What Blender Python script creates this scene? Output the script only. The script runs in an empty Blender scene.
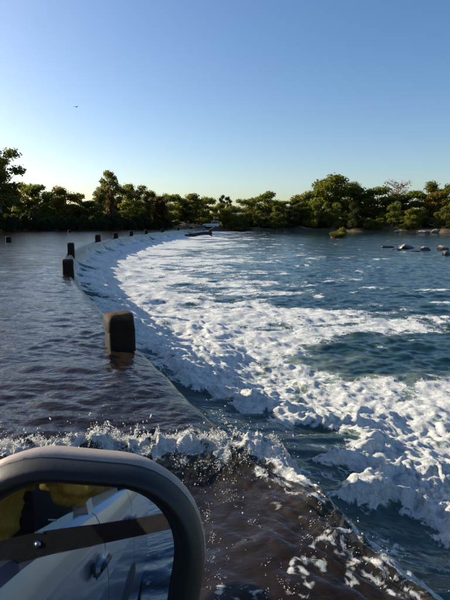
import bpy, bmesh, math, random
import numpy as np
from mathutils import Vector, Matrix, Quaternion

# ------------------------------------------------------------------ camera, sky, sun, exposure
scene = bpy.context.scene
C = scene.collection
R = math.radians
CAM_H = 1.5
PITCH = 9.4
FPX = 471.0                      # focal length in photo pixels (450 x 600)

cam = bpy.data.cameras.new('camera')
cam.sensor_fit = 'VERTICAL'
cam.sensor_height = 24.0
cam.lens = 24.0 * FPX / 600.0
cam.clip_start = 0.02
cam.clip_end = 6000
camo = bpy.data.objects.new('camera', cam)
camo.location = (0, 0, CAM_H)
camo.rotation_euler = (R(90 - PITCH), 0, 0)
C.objects.link(camo)
scene.camera = camo

SUN_AZ, SUN_EL = -65.0, 20.5     # degrees; azimuth from +Y, negative = towards -X
world = bpy.data.worlds.new('World')
scene.world = world
world.use_nodes = True
wn = world.node_tree
wn.nodes.clear()
sky = wn.nodes.new('ShaderNodeTexSky')
sky.sky_type = 'NISHITA'
sky.sun_disc = False
sky.sun_elevation = R(SUN_EL)
sky.sun_rotation = R(SUN_AZ)
sky.altitude = 500
sky.air_density = 1.0
sky.dust_density = 2.0
sky.ozone_density = 1.8
bg = wn.nodes.new('ShaderNodeBackground')
bg.inputs['Strength'].default_value = 0.098
wo = wn.nodes.new('ShaderNodeOutputWorld')
hsv = wn.nodes.new('ShaderNodeHueSaturation')          # the camera's colour setting
hsv.inputs['Saturation'].default_value = 1.24
hsv.inputs['Hue'].default_value = 0.505
wn.links.new(sky.outputs[0], hsv.inputs['Color'])
wn.links.new(hsv.outputs[0], bg.inputs['Color'])
wn.links.new(bg.outputs[0], wo.inputs['Surface'])

sd = Vector((math.sin(R(SUN_AZ)) * math.cos(R(SUN_EL)), math.cos(R(SUN_AZ)) * math.cos(R(SUN_EL)), math.sin(R(SUN_EL))))
sl = bpy.data.lights.new('sun', 'SUN')
sl.energy = 4.8
sl.angle = R(0.5)
sl.color = (1.0, 0.87, 0.68)
so = bpy.data.objects.new('sun', sl)
so.rotation_euler = sd.to_track_quat('Z', 'Y').to_euler()
C.objects.link(so)

scene.view_settings.view_transform = 'Standard'
scene.view_settings.look = 'None'
scene.view_settings.exposure = 0.78
scene.view_settings.gamma = 1.0
scene.view_settings.use_curve_mapping = False

rng = np.random.default_rng(7)
random.seed(7)

# ------------------------------------------------------------------ numpy noise
_perm = np.random.default_rng(3).permutation(256).astype(np.int32)
_perm = np.concatenate([_perm, _perm, _perm])
_ang = np.random.default_rng(5).random(256) * 2 * np.pi
_gx, _gy = np.cos(_ang), np.sin(_ang)


def pn(x, y, seed=0):
    x = x + seed * 17.31
    y = y + seed * 41.77
    xi = np.floor(x).astype(np.int64)
    yi = np.floor(y).astype(np.int64)
    fx, fy = x - xi, y - yi
    xi &= 255
    yi &= 255
    u = fx * fx * fx * (fx * (fx * 6 - 15) + 10)
    v = fy * fy * fy * (fy * (fy * 6 - 15) + 10)
    x1, y1 = (xi + 1) & 255, (yi + 1) & 255

    def g(a, b, dx, dy):
        h = _perm[_perm[a] + b]
        return _gx[h] * dx + _gy[h] * dy
    n00 = g(xi, yi, fx, fy)
    n10 = g(x1, yi, fx - 1, fy)
    n01 = g(xi, y1, fx, fy - 1)
    n11 = g(x1, y1, fx - 1, fy - 1)
    return ((n00 * (1 - u) + n10 * u) * (1 - v) + (n01 * (1 - u) + n11 * u) * v) * 1.5


def sst(a, b, x):
    k = np.clip((x - a) / (b - a), 0, 1)
    return k * k * (3 - 2 * k)


def fbm(x, y, wl, octv=4, gain=0.5, cell=None, seed=0, mode='n'):
    """octave noise starting at wavelength wl; octaves finer than the mesh cell fade out"""
    out = np.zeros_like(x)
    amp = 1.0
    for o in range(octv):
        w = wl / 2.0 ** o
        n = pn(x / w, y / w, seed + o * 3)
        if mode == 'b':
            n = 1 - 2.2 * np.abs(n)
        elif mode == 'r':
            n = 2.0 * np.abs(n) - 0.5
        k = 1.0 if cell is None else sst(1.5, 3.5, w / cell)
        out += amp * n * k
        amp *= gain
    return out


# ------------------------------------------------------------------ node / mesh helpers
def new_mat(name):
    m = bpy.data.materials.new(name)
    m.use_nodes = True
    nt = m.node_tree
    nt.nodes.clear()
    out = nt.nodes.new('ShaderNodeOutputMaterial')
    return m, nt, out


def N(nt, typ, **kw):
    n = nt.nodes.new('ShaderNode' + typ)
    for k, v in kw.items():
        if k in n.inputs:
            n.inputs[k].default_value = v
        else:
            setattr(n, k, v)
    return n


def math_node(nt, op, a, b=None, clamp=False):
    n = nt.nodes.new('ShaderNodeMath')
    n.operation = op
    n.use_clamp = clamp
    for i, v in enumerate((a, b)):
        if v is None:
            continue
        if isinstance(v, (int, float)):
            n.inputs[i].default_value = v
        else:
            nt.links.new(v, n.inputs[i])
    return n.outputs[0]


def mix_col(nt, f, a, b):
    n = nt.nodes.new('ShaderNodeMix')
    n.data_type = 'RGBA'
    for s, v in ((n.inputs[0], f), (n.inputs[6], a), (n.inputs[7], b)):
        if isinstance(v, (int, float)):
            s.default_value = v
        elif isinstance(v, tuple):
            s.default_value = (*v, 1) if len(v) == 3 else v
        else:
            nt.links.new(v, s)
    return n.outputs[2]


def smooth_node(nt, v, a, b, lo=0.0, hi=1.0):
    n = nt.nodes.new('ShaderNodeMapRange')
    n.interpolation_type = 'SMOOTHSTEP'
    for i, q in enumerate((v, a, b, lo, hi)):
        if isinstance(q, (int, float)):
            n.inputs[i].default_value = q
        else:
            nt.links.new(q, n.inputs[i])
    return n.outputs[0]


def simple_mat(name, col, rough=0.5, metal=0.0, nscale=None, var=0.25, bump=0.0, spec=0.5, coat=0.0):
    m, nt, out = new_mat(name)
    p = N(nt, 'BsdfPrincipled', Roughness=rough, Metallic=metal)
    p.inputs['Base Color'].default_value = (*col, 1)
    p.inputs['Specular IOR Level'].default_value = spec
    p.inputs['Coat Weight'].default_value = coat
    if nscale:
        tc = N(nt, 'TexCoord')
        n = N(nt, 'TexNoise', Scale=nscale, Detail=6.0, Roughness=0.65)
        nt.links.new(tc.outputs['Object'], n.inputs['Vector'])
        f = smooth_node(nt, n.outputs['Fac'], 0.25, 0.75)
        nt.links.new(mix_col(nt, f, tuple(c * (1 - var) for c in col), tuple(min(1, c * (1 + var)) for c in col)), p.inputs['Base Color'])
        if bump:
            b = N(nt, 'Bump', Strength=bump, Distance=0.02)
            nt.links.new(n.outputs['Fac'], b.inputs['Height'])
            nt.links.new(b.outputs[0], p.inputs['Normal'])
    nt.links.new(p.outputs[0], out.inputs[0])
    return m


def mesh_from_np(name, V, F, smooth=True, attrs=None):
    me = bpy.data.meshes.new(name)
    V = np.asarray(V, dtype=np.float32)
    F = np.asarray(F, dtype=np.int32)
    k = F.shape[1]
    me.vertices.add(len(V))
    me.vertices.foreach_set('co', V.ravel())
    me.loops.add(F.size)
    me.loops.foreach_set('vertex_index', F.ravel())
    me.polygons.add(len(F))
    me.polygons.foreach_set('loop_start', np.arange(0, F.size, k, dtype=np.int32))
    me.polygons.foreach_set('loop_total', np.full(len(F), k, dtype=np.int32))
    if smooth:
        me.polygons.foreach_set('use_smooth', np.ones(len(F), dtype=bool))
    for an, av in (attrs or {}).items():
        a = me.attributes.new(an, 'FLOAT', 'POINT')
        a.data.foreach_set('value', np.asarray(av, dtype=np.float32).ravel())
    me.update(calc_edges=True)
    return me


def grid_mesh(name, X, Y, Z, keep=None, attrs=None):
    """2-D arrays -> quad mesh; keep = boolean per vertex, faces with any kept vertex survive"""
    n, m = X.shape
    idx = np.arange(n * m).reshape(n, m)
    F = np.stack([idx[:-1, :-1], idx[1:, :-1], idx[1:, 1:], idx[:-1, 1:]], -1).reshape(-1, 4)
    V = np.stack([X, Y, Z], -1).reshape(-1, 3)
    at = {k: v.ravel() for k, v in (attrs or {}).items()}
    if keep is not None:
        kf = keep.ravel()[F].any(1)
        F = F[kf]
        used = np.unique(F)
        rm = np.full(n * m, -1)
        rm[used] = np.arange(len(used))
        F = rm[F]
        V = V[used]
        at = {k: v[used] for k, v in at.items()}
    # make faces point up
    a, b, c = V[F[0, 0]], V[F[0, 1]], V[F[0, 2]]
    if np.cross(b - a, c - a)[2] < 0:
        F = F[:, ::-1]
    return mesh_from_np(name, V, F, True, at)


def link(name, me, mats=None, parent=None):
    o = bpy.data.objects.new(name, me)
    C.objects.link(o)
    if mats is not None:
        for m in (mats if isinstance(mats, (list, tuple)) else [mats]):
            me.materials.append(m)
    if parent is not None:
        o.parent = parent
    return o


def tag(o, label=None, cat=None, group=None, kind=None):
    for k, v in (('label', label), ('category', cat), ('group', group), ('kind', kind)):
        if v:
            o[k] = v
    return o


def empty(name, loc=(0, 0, 0), rz=0.0):
    o = bpy.data.objects.new(name, None)
    o.empty_display_size = 0.3
    o.location = loc
    o.rotation_euler = (0, 0, rz)
    C.objects.link(o)
    return o


def bm_obj(name, bm, mat, parent=None, smooth=False):
    me = bpy.data.meshes.new(name)
    bmesh.ops.recalc_face_normals(bm, faces=bm.faces)
    bm.to_mesh(me)
    bm.free()
    if smooth:
        for p in me.polygons:
            p.use_smooth = True
    return link(name, me, mat, parent)


def px_ground(px, py, z):
    """world point on height z that the photo shows at pixel (px, py)"""
    a = (px - 225) / FPX
    b = (py - 300) / FPX
    cp, sp = math.cos(R(PITCH)), math.sin(R(PITCH))
    down = sp + cp * b
    fwd = cp - sp * b
    k = (CAM_H - z) / down
    return (a * k, fwd * k)


def px_at(px, d):
    return (px - 225) / FPX * d * math.cos(R(PITCH))


def px_height(py, d):
    return CAM_H + d * math.tan(math.atan((300 - py) / FPX) - R(PITCH))


# ------------------------------------------------------------------ layout of the weir
DROP = 1.22
CP = np.array([(60.0, -131.0), (0.75, 1.6), (-0.12, 3.5), (-1.08, 5.65), (-2.6, 9.1), (-4.35, 13.2), (-6.3, 18.5),
               (-8.1, 25.0), (-9.6, 33.0), (-10.4, 43.0), (-10.5, 55.0), (-9.9, 70.0), (-8.9, 85.0), (-7.9, 100.0),
               (-7.0, 112.0), (-5.4, 132.0), (2.0, 230.0)])
_yy = np.linspace(-131, 230, 7221)
_cx = np.interp(_yy, CP[:, 1], CP[:, 0])
_k = np.hanning(101)
_k /= _k.sum()
_cxp = np.concatenate([np.full(50, _cx[0]), _cx, np.full(50, _cx[-1])])
_cx = np.convolve(_cxp, _k, 'valid')
_dx = np.gradient(_cx, _yy)
_len = np.sqrt(1 + _dx ** 2)
_s = np.concatenate([[0], np.cumsum((_len[1:] + _len[:-1]) / 2 * np.diff(_yy))])
_s -= np.interp(1.6, _yy, _s)                      # s = 0 beside the car


def to_st(x, y):
    c = np.interp(y, _yy, _cx)
    l = np.interp(y, _yy, _len)
    d = np.interp(y, _yy, _dx)
    t = (x - c) / l
    s = np.interp(y + d * (x - c) / l ** 2, _yy, _s)   # foot of the perpendicular, first order
    return s, t


def from_st(s, t):
    y0 = np.interp(s, _s, _yy)
    c = np.interp(y0, _yy, _cx)
    l = np.interp(y0, _yy, _len)
    d = np.interp(y0, _yy, _dx)
    return c + t / l, y0 - t * d / l


_pt = np.array([-9, -0.40, -0.16, -0.02, 0.08, 0.20, 0.36, 0.7, 1.2, 1.8, 2.4, 2.9, 4.0])
_pz = np.array([0, 0, -0.008, -0.035, -0.14, -0.36, -0.56, -0.74, -0.90, -1.04, -1.16, -1.45, -1.75])
_ft = np.linspace(-3, 4, 1401)
_fz = np.interp(_ft, _pt, _pz)
_k2 = np.hanning(37)
_k2 /= _k2.sum()
_fz = np.convolve(np.concatenate([np.zeros(18), _fz, np.full(18, _fz[-1])]), _k2, 'valid')


def weir_z(t):
    return np.interp(t, _ft, _fz)


# bollards: photo pixel of the base centre; the downstream kerb row and the upstream kerb row
BOLL = []
for (px, py) in ((120.5, 345), (68, 272.5), (71, 252)):
    x, y = px_ground(px, py, 0.0)
    s, t = to_st(np.array([x]), np.array([y]))
    BOLL.append((float(s[0]), float(t[0])))
FARS = [38.5, 46.5, 54.5, 63.0, 75.0, 90.0, 108.0]
for s in FARS:
    BOLL.append((s, -0.22))


# ------------------------------------------------------------------ water: waves and foam fields
def ripples_up(x, y, cell):
    wx = x + 0.35 * pn(x / 1.3, y / 0.9, 4)
    wy = y + 0.18 * pn(x / 1.1, y / 0.8, 9)
    z = 0.026 * fbm(wx / 2.1, wy, 0.62, 3, 0.55, cell, 11)
    z += 0.016 * fbm(wx / 1.5 + wy * 0.25, wy, 0.27, 3, 0.55, cell, 23, 'r')
    z += 0.016 * fbm(x, y, 2.6, 2, 0.5, cell, 31)
    gust = (0.75 + 0.6 * pn(x / 7.0, y / 5.0, 77)) 
    return z * gust


def pool_fields(x, y, cell):
    """height, foam density and milkiness of the tail water"""
    s, t = to_st(x, y)
    d = np.sqrt(x * x + y * y)
    # macro foam: dense in the boil at the foot of the weir, thinning out with the flow
    reach = 5.6 + 1.6 * pn(s / 6.0, s * 0 + 3.3, 51) + 0.03 * np.clip(s, 0, 120)
    foam = 0.80 - 0.15 * sst(15, 6, d) - 0.40 * sst(2.6, reach, t) - 0.42 * sst(reach, reach * 1.9, t)
    # fingers carried by the flow
    wt = t + 0.9 * pn(s / 2.0, t / 3.0, 61)
    ws = s + 0.8 * pn(s / 2.6, t / 2.2, 62)
    fing = fbm(wt / (1.5 + 1.2 * sst(20, 6, d)), ws, 1.9, 4, 0.6, None, 64)
    foam = foam + 0.50 * fing * sst(2.0, 4.5, t)
    # places of their own, seen in the photograph: (px, py, half length along flow, half width, weight)
    for px, py, a, b, w in PATCH:
        cx, cy = px_ground(px, py, -DROP)
        s0, t0 = to_st(np.array([cx]), np.array([cy]))
        q = ((t - t0[0]) / a) ** 2 + ((s - s0[0]) / b) ** 2
        foam = foam + w * np.exp(-q)
    small = fbm(wt / 1.4, ws, 0.75, 5, 0.68, cell, 71)
    lace = fbm(wt, ws, 0.5, 3, 0.55, cell, 73, 'b')
    foam = foam + 0.30 * small + 0.12 * lace * (foam > 0.2)
    foam = foam - 0.35 * sst(14, 26, t)
    foam = foam + 0.62 * sst(0.50, 0.92, fbm(x / 1.6, y, 0.9, 4, 0.7, None, 97) + 0.25 * pn(x / 6, y / 6, 98)) * sst(3.5, 6, t)
    milk = (np.clip(1.15 - 0.13 * t, 0, 1) * sst(16, 5, d) + 0.55 * np.clip(foam, 0, 1)) * sst(-0.1, 0.45, foam + 0.25)
    f = np.clip(foam, 0, 1)
    boil = sst(4.6, 1.8, t)
    z = -DROP + 0 * x
    z += 0.085 * fbm(wx_(x, y), y, 1.5, 3, 0.55, cell, 81) * (0.55 + 0.8 * boil)
    z += 0.040 * fbm(x / 1.4, y, 0.55, 4, 0.6, cell, 83, 'r')
    fx, fy = x + 0.12 * pn(x / 0.4, y / 0.4, 90), y + 0.12 * pn(x / 0.4, y / 0.4, 91)
    z += f * (0.008 + 0.034 * boil) * (0.5 + fbm(fx, fy, 0.20, 4, 0.80, cell, 85, 'b'))
    foam = foam + 0.32 * f * fbm(fx, fy, 0.22, 4, 0.75, cell, 95)
    z += boil * (0.10 + 0.10 * pn(s / 1.5, t / 1.1, 88) + 0.035 * pn(s / 0.6, t / 0.5, 89))
    z -= 0.40 * sst(0.30, -0.05, t - np.maximum(foam_line(s), 1.0)) * (t < 4)
    return z, foam, milk


def wx_(x, y):
    return x / 1.8 + 0.3 * pn(x / 2.0, y / 2.0, 82)


PATCH = [
    (405, 362, 2.2, 0.85, -0.75), (335, 352, 1.3, 0.5, -0.55), (430, 340, 2.6, 1.0, -0.5),
    (420, 415, 1.7, 0.9, 0.12), (330, 330, 3.0, 0.55, 0.40), (265, 318, 2.0, 0.8, 0.35),
    (350, 298, 4.5, 0.9, -0.6), (400, 280, 5.5, 2.4, -0.55), (300, 281, 3.8, 1.1, 0.58),
    (230, 262, 6.0, 3.0, 0.35), (200, 245, 9.0, 7.0, 0.30), (290, 268, 4.0, 1.3, -0.12), (290, 258, 6.0, 1.6, 0.30), (250, 288, 3.0, 0.9, 0.25),
    (438, 290, 2.0, 0.7, 0.5), (350, 262, 7.0, 4.0, -0.30), (330, 250, 6.0, 1.0, 0.16), (235, 239, 11, 4.0, 0.30),
    (445, 235, 5.0, 1.2, 0.75), (408, 233, 4.0, 0.8, 0.5),
]


def foam_line(s):
    """distance down the apron at which the smooth sheet breaks into foam"""
    tf = np.interp(s, [-5, 0, 1.0, 1.5, 1.85, 2.1, 2.3, 2.55, 2.8, 3.3, 3.8, 4.3, 5, 6.5, 9, 14, 30, 60, 130],
                   [1.5, 1.45, 1.7, 1.75, 1.1, 1.3, 1.95, 1.3, 2.35, 2.4, 1.9, 1.2, 0.62, 0.50, 0.46, 0.55, 0.8, 0.9, 0.9])
    return tf + 0.22 * pn(s / 1.0, s * 0 + 0.5, 113) + 0.20 * pn(s / 0.42, s * 0 + 4.5, 115)


def casc_fields(s, t, x, y, cell):
    z = weir_z(t)
    r = sst(-0.05, 0.7, t)
    d = np.sqrt(x * x + y * y)
    up = ripples_up(x, y, cell)
    z = z + up * sst(0.15, -0.40, t)
    sw = s + 0.15 * pn(s / 0.9, t / 1.5, 101)
    # ropes of water running down the apron
    z += r * (0.10 * pn((sw + 0.3 * t) / 1.7, t / 3.5, 102) * sst(8, 20, d) + 0.10 * pn(sw / 0.85, t / 2.6, 103) + 0.05 * pn(sw / 0.34, t / 1.6, 105) * sst(1.5, 3.5, 0.34 / cell)
              + 0.012 * pn(sw / 0.13, t / 0.8, 107) * sst(1.5, 3.5, 0.13 / cell)
              + 0.004 * fbm(x, y, 0.11, 3, 0.6, cell, 109, 'r'))
    z += 0.018 * sst(-0.35, 0.0, t) * pn(sw / 0.22, t / 1.4, 111) * sst(1.5, 3.5, 0.22 / cell)
    near = sst(14, 5, d)
    tf = foam_line(s)
    for q, (bs, bt) in enumerate(BOLL):
        w = 0.30
        g = np.exp(-((s - bs + 0.10 * t) / w) ** 2) * sst(-0.1, 0.1, t)
        z -= 0.11 * g * sst(1.9, 0.6, t)
        tf += 0.55 * g * (s > 8)
    foam = 0.95 * sst(tf - 0.35, tf + 0.30, t + 0.28 * fbm(s, t, 0.45, 4, 0.6, cell, 117))
    # torn white threads on the sheet
    thr = fbm(sw, t / 4.5, 0.30, 4, 0.6, cell, 119)
    far = 1 - near
    thr2 = fbm(sw + 0.35 * t, t / 5.0, 1.7, 3, 0.7, cell, 125)
    foam = foam + r * (0.34 + 0.14 * far) * (0.45 + thr) + far * sst(-0.08, 0.15, t) * (-0.14 + 0.95 * thr2)
    for bs, bt in BOLL[1:]:
        foam = foam - 0.75 * np.exp(-((s - bs + 0.45 * t) / 0.42) ** 2) * sst(2.2, 0.8, t)
    foam = foam * sst(-0.05, 0.12, t)
    f = np.clip(foam, 0, 1) * sst(tf - 0.4, tf + 0.3, t)
    z += f * (0.09 + 0.048 * (0.5 + fbm(x, y, 0.24, 4, 0.8, cell, 121, 'b')))
    foam = foam + 0.2 * f * fbm(x, y, 0.25, 4, 0.65, cell, 122)
    z -= 0.35 * sst(np.maximum(tf, 1.0) + 0.35, np.maximum(tf, 1.0) + 0.9, t)
    milk = r * (0.12 + 0.5 * f)
    tint = sst(-0.1, 0.5, t)
    return z, foam, milk, tint


# ------------------------------------------------------------------ water material
def water_material():
    m, nt, out = new_mat('river_water')
    L = nt.links
    geo = N(nt, 'NewGeometry')
    af = N(nt, 'Attribute', attribute_name='foam')
    am = N(nt, 'Attribute', attribute_name='milk')
    at = N(nt, 'Attribute', attribute_name='tint')
    pos = geo.outputs['Position']
    # fine foam texture: lacy cells broken by noise
    warp = N(nt, 'TexNoise', Scale=3.0, Detail=3.0)
    L.new(pos, warp.inputs['Vector'])
    vadd = N(nt, 'VectorMath', operation='MULTIPLY_ADD')
    L.new(warp.outputs['Color'], vadd.inputs[0])
    vadd.inputs[1].default_value = (0.30, 0.30, 0.30)
    L.new(pos, vadd.inputs[2])
    vor = N(nt, 'TexVoronoi', feature='DISTANCE_TO_EDGE', Scale=7.0)
    L.new(vadd.outputs[0], vor.inputs['Vector'])
    lace = smooth_node(nt, vor.outputs['Distance'], 0.0, 0.28, 1.0, 0.0)
    n1 = N(nt, 'TexNoise', Scale=11.0, Detail=7.0, Roughness=0.68)
    L.new(vadd.outputs[0], n1.inputs['Vector'])
    rg = N(nt, 'TexNoise', Scale=3.6, Detail=5.0, Roughness=0.62, Distortion=1.6)
    L.new(vadd.outputs[0], rg.inputs['Vector'])
    ridge = smooth_node(nt, math_node(nt, 'ABSOLUTE', math_node(nt, 'SUBTRACT', rg.outputs['Fac'], 0.5)), 0.0, 0.10, 1.0, 0.0)
    val = math_node(nt, 'ADD', math_node(nt, 'MULTIPLY', n1.outputs['Fac'], 0.62), math_node(nt, 'ADD', math_node(nt, 'MULTIPLY', lace, 0.12), math_node(nt, 'MULTIPLY', ridge, 0.24)))
    thr = math_node(nt, 'SUBTRACT', 0.98, af.outputs['Fac'])
    mask = smooth_node(nt, math_node(nt, 'SUBTRACT', val, thr), -0.13, 0.15)
    mask = math_node(nt, 'MULTIPLY', mask, smooth_node(nt, af.outputs['Fac'], 0.05, 0.3))
    # water colour: tannin brown above the weir, green below, milky where air is mixed in
    col = mix_col(nt, at.outputs['Fac'], (0.018, 0.013, 0.010), (0.006, 0.028, 0.030))
    asl = N(nt, 'Attribute', attribute_name='silt')
    col = mix_col(nt, asl.outputs['Fac'], col, (0.017, 0.0105, 0.005))
    colm = mix_col(nt, math_node(nt, 'MULTIPLY', am.outputs['Fac'], 0.62), col, (0.30, 0.36, 0.26))
    n3 = N(nt, 'TexNoise', Scale=34.0, Detail=5.0, Roughness=0.7, Distortion=0.8)
    L.new(vadd.outputs[0], n3.inputs['Vector'])
    thick = smooth_node(nt, math_node(nt, 'ADD', math_node(nt, 'MULTIPLY', n1.outputs['Fac'], 0.55), math_node(nt, 'MULTIPLY', n3.outputs['Fac'], 0.45)), 0.36, 0.60)
    colf = mix_col(nt, mask, colm, mix_col(nt, thick, (0.34, 0.42, 0.41), (0.82, 0.81, 0.78)))
    p = N(nt, 'BsdfPrincipled', IOR=1.38)
    L.new(colf, p.inputs['Base Color'])
    L.new(smooth_node(nt, mask, 0, 1, 0.07, 0.62), p.inputs['Roughness'])
    # relief: wavelets on the water, bubbles on the foam
    mp = N(nt, 'Mapping')
    mp.inputs['Scale'].default_value = (0.55, 1.0, 1.0)
    L.new(pos, mp.inputs['Vector'])
    w1 = N(nt, 'TexNoise', Scale=7.0, Detail=4.0, Roughness=0.6)
    L.new(mp.outputs[0], w1.inputs['Vector'])
    b1 = N(nt, 'Bump', Distance=0.05)
    acl = N(nt, 'Attribute', attribute_name='calm')
    L.new(smooth_node(nt, math_node(nt, 'MAXIMUM', asl.outputs['Fac'], acl.outputs['Fac']), 0, 1, 0.46, 0.20), b1.inputs['Strength'])
    L.new(w1.outputs['Fac'], b1.inputs['Height'])
    w2 = N(nt, 'TexNoise', Scale=26.0, Detail=7.0, Roughness=0.78, Distortion=0.6)
    L.new(pos, w2.inputs['Vector'])
    b2 = N(nt, 'Bump', Distance=0.05)
    L.new(math_node(nt, 'MULTIPLY', mask, 0.75), b2.inputs['Strength'])
    L.new(w2.outputs['Fac'], b2.inputs['Height'])
    L.new(b1.outputs[0], b2.inputs['Normal'])
    L.new(b2.outputs[0], p.inputs['Normal'])
    L.new(p.outputs[0], out.inputs[0])
    return m


WATER = water_material()


def polar(az0, az1, fine, r0, r1, dr):
    """world-space fan grid, fine in front, coarse behind"""
    a_f = np.arange(R(az0), R(az1), fine)
    a_b = np.linspace(R(az1), R(az0) + 2 * np.pi, 120)
    a = np.concatenate([a_f, a_b])
    n = int(math.log(r1 / r0) / dr)
    r = r0 * np.exp(np.arange(n) * dr)
    A, RR = np.meshgrid(a, r)
    return RR * np.sin(A), RR * np.cos(A), RR


# up-stream reach
X, Y, RR = polar(-42, 12, 0.0036, 1.2, 420.0, 0.0062)
cell = RR * 0.0062
s_, t_ = to_st(X, Y)
Z = ripples_up(X, Y, cell)
me = grid_mesh('river_upstream', X, Y, Z, (t_ < -0.5) & (s_ < 128), dict(foam=0 * X, milk=0 * X, tint=0 * X))
tag(link('river_upstream', me, WATER), kind='structure', label='dark rippled brown water pooled above the weir')

# tail water
X, Y, RR = polar(-32, 34, 0.0036, 1.2, 420.0, 0.0055)
cell = RR * 0.0055
s_, t_ = to_st(X, Y)
Z, FO, MI = pool_fields(X, Y, cell)
me = grid_mesh('river_downstream', X, Y, Z, (t_ > 0.85) & (Y > -90), dict(foam=FO, milk=MI, tint=1 + 0 * X))
tag(link('river_downstream', me, WATER), kind='structure', label='teal river water with white foam below the weir')

# the sheet running over the weir
ss = [-60.0]
while ss[-1] < 131:
    d = max(2.5, abs(ss[-1] + 1.0)) if ss[-1] > -2 else 8 + abs(ss[-1])
    ss.append(ss[-1] + max(0.011, 0.0046 * d))
ss = np.array(ss)
tt = np.concatenate([np.linspace(-0.75, 0.4, 70)[:-1], np.linspace(0.4, 3.4, 112)])
S, T = np.meshgrid(ss, tt, indexing='ij')
X, Y = from_st(S, T)
cell = np.maximum(0.020, 0.0060 * np.sqrt(X * X + Y * Y))
Z, FO, MI, TI = casc_fields(S, T, X, Y, cell)
me = grid_mesh('river_cascade', X, Y, Z, None, dict(foam=FO, milk=MI, tint=TI, calm=sst(-0.3, 0.3, T) * sst(16, 6, S)))
tag(link('river_cascade', me, WATER), kind='structure', label='glassy teal sheet of water pouring over the weir')

# ------------------------------------------------------------------ bow wave pushed up beside the car
def wave_front(x):
    """y of the breaking front, straight across the causeway"""
    return 2.80 + 0.07 * pn(x / 0.5, x * 0 + 1.5, 131) + 0.02 * pn(x / 0.17, x * 0 + 7.5, 133) + 0.05 * (x + 0.6)


gx = np.concatenate([np.arange(-4.0, -1.75, 0.05), np.arange(-1.75, 1.5, 0.0082), np.arange(1.5, 2.0, 0.03)])
gy = np.concatenate([np.arange(-3.0, 0.95, 0.05), np.arange(0.95, 3.35, 0.0082)])
X, Y = np.meshgrid(gx, gy, indexing='ij')
cell = np.full_like(X, 0.009)
S, T = to_st(X, Y)
wf = wave_front(X)
q = wf - Y                                             # distance behind the front
edge = 0.20 + 0.10 * pn(S / 0.55, S * 0 + 2.5, 141) + 0.02 * pn(S / 0.2, S * 0 + 6.5, 143)   # the wave spills past the kerb
e = edge - T                                           # distance inside the spilling edge
base = weir_z(T * 0.8 - 0.06)
front = sst(-0.10, 0.10, q)
side = sst(-0.16, 0.16, e)
body = front * side
hgt = 0.085 + 0.07 * np.exp(-(np.minimum(np.abs(q - 0.10), 3) / 0.18) ** 2) + 0.05 * np.exp(-((e - 0.12) / 0.2) ** 2)
Z = base + body * hgt - (1 - body) * 0.10
# swell of the body
Z += body * (0.045 * fbm(X, Y, 0.8, 3, 0.5, cell, 151) + 0.006 * fbm(X / 1.3, Y, 0.26, 2, 0.5, cell, 153, 'r'))
nearedge = np.maximum(np.exp(-(np.maximum(q - 0.02, 0) / 0.30) ** 2) * sst(-0.3, 0.0, e), np.exp(-(np.maximum(e, 0) / 0.24) ** 2) * sst(-0.05, 0.05, q))
crest = np.exp(-((q - 0.06) / 0.11) ** 2) * sst(-0.35, 0.0, e)
wxx, wyy = X + 0.03 * pn(X / 0.07, Y / 0.07, 162), Y + 0.03 * pn(X / 0.07, Y / 0.07, 164)
peaks = 0.4 + fbm(X, Y, 0.34, 2, 0.6, cell, 161) * 0.5 + fbm(wxx, wyy, 0.13, 3, 0.85, cell, 163) * 0.9
Z += body * crest * 0.050 * peaks
Z += body * nearedge * 0.011 * fbm(wxx, wyy, 0.12, 4, 0.8, cell, 165, 'r')
# threads of water drawn along the spilling edge
Z += body * np.exp(-(np.maximum(e, 0) / 0.45) ** 2) * 0.022 * fbm(S / 3.5, T + 0.25 * S, 0.12, 3, 0.6, cell, 167, 'r')
FO = 0.92 * np.exp(-(np.maximum(q - 0.06, 0) / 0.22) ** 2) * sst(-0.4, 0.0, e) * (0.82 + 0.5 * fbm(X, Y, 0.16, 4, 0.7, cell, 171))
FO = np.maximum(FO, 0.50 * np.exp(-((e - 0.08) / 0.24) ** 2) + 0.55 * np.exp(-((e - 0.10) / 0.3) ** 2) * fbm(S / 5.0, T + 0.22 * S, 0.10, 4, 0.75, cell, 173))
spots = sst(0.05, 0.55, fbm(X, Y / 1.6, 0.34, 3, 0.65, cell, 175))
FO = np.maximum(FO, (0.30 + 0.34 * fbm(X, Y, 0.06, 2, 0.7, cell, 177)) * spots)
FO = FO * body
MI = 0.14 * nearedge
TI = sst(-0.05, 0.35, T) * 0.9
BOWZ = Z.copy()
me = grid_mesh('bow_wave', X, Y, Z, body > 0.01, dict(foam=FO, milk=MI, tint=TI, silt=sst(0.30, -0.15, T)))
bow = tag(link('bow_wave', me, WATER), kind='structure', label='brown wave with a foaming crest pushed aside by the car')

# spray: drops and torn shreds thrown off the breaking front
ico = bmesh.new()
for v_ in ((1, 0, 0), (-1, 0, 0), (0, 1, 0), (0, -1, 0), (0, 0, 1), (0, 0, -1)):
    ico.verts.new(v_)
ico.verts.ensure_lookup_table()
for a_, b_, c_ in ((0, 2, 4), (2, 1, 4), (1, 3, 4), (3, 0, 4), (2, 0, 5), (1, 2, 5), (3, 1, 5), (0, 3, 5)):
    ico.faces.new([ico.verts[a_], ico.verts[b_], ico.verts[c_]])
ico.verts.index_update()
IV = np.array([v.co[:] for v in ico.verts])
IF = np.array([[v.index for v in f.verts] for f in ico.faces])
ico.free()


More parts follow.
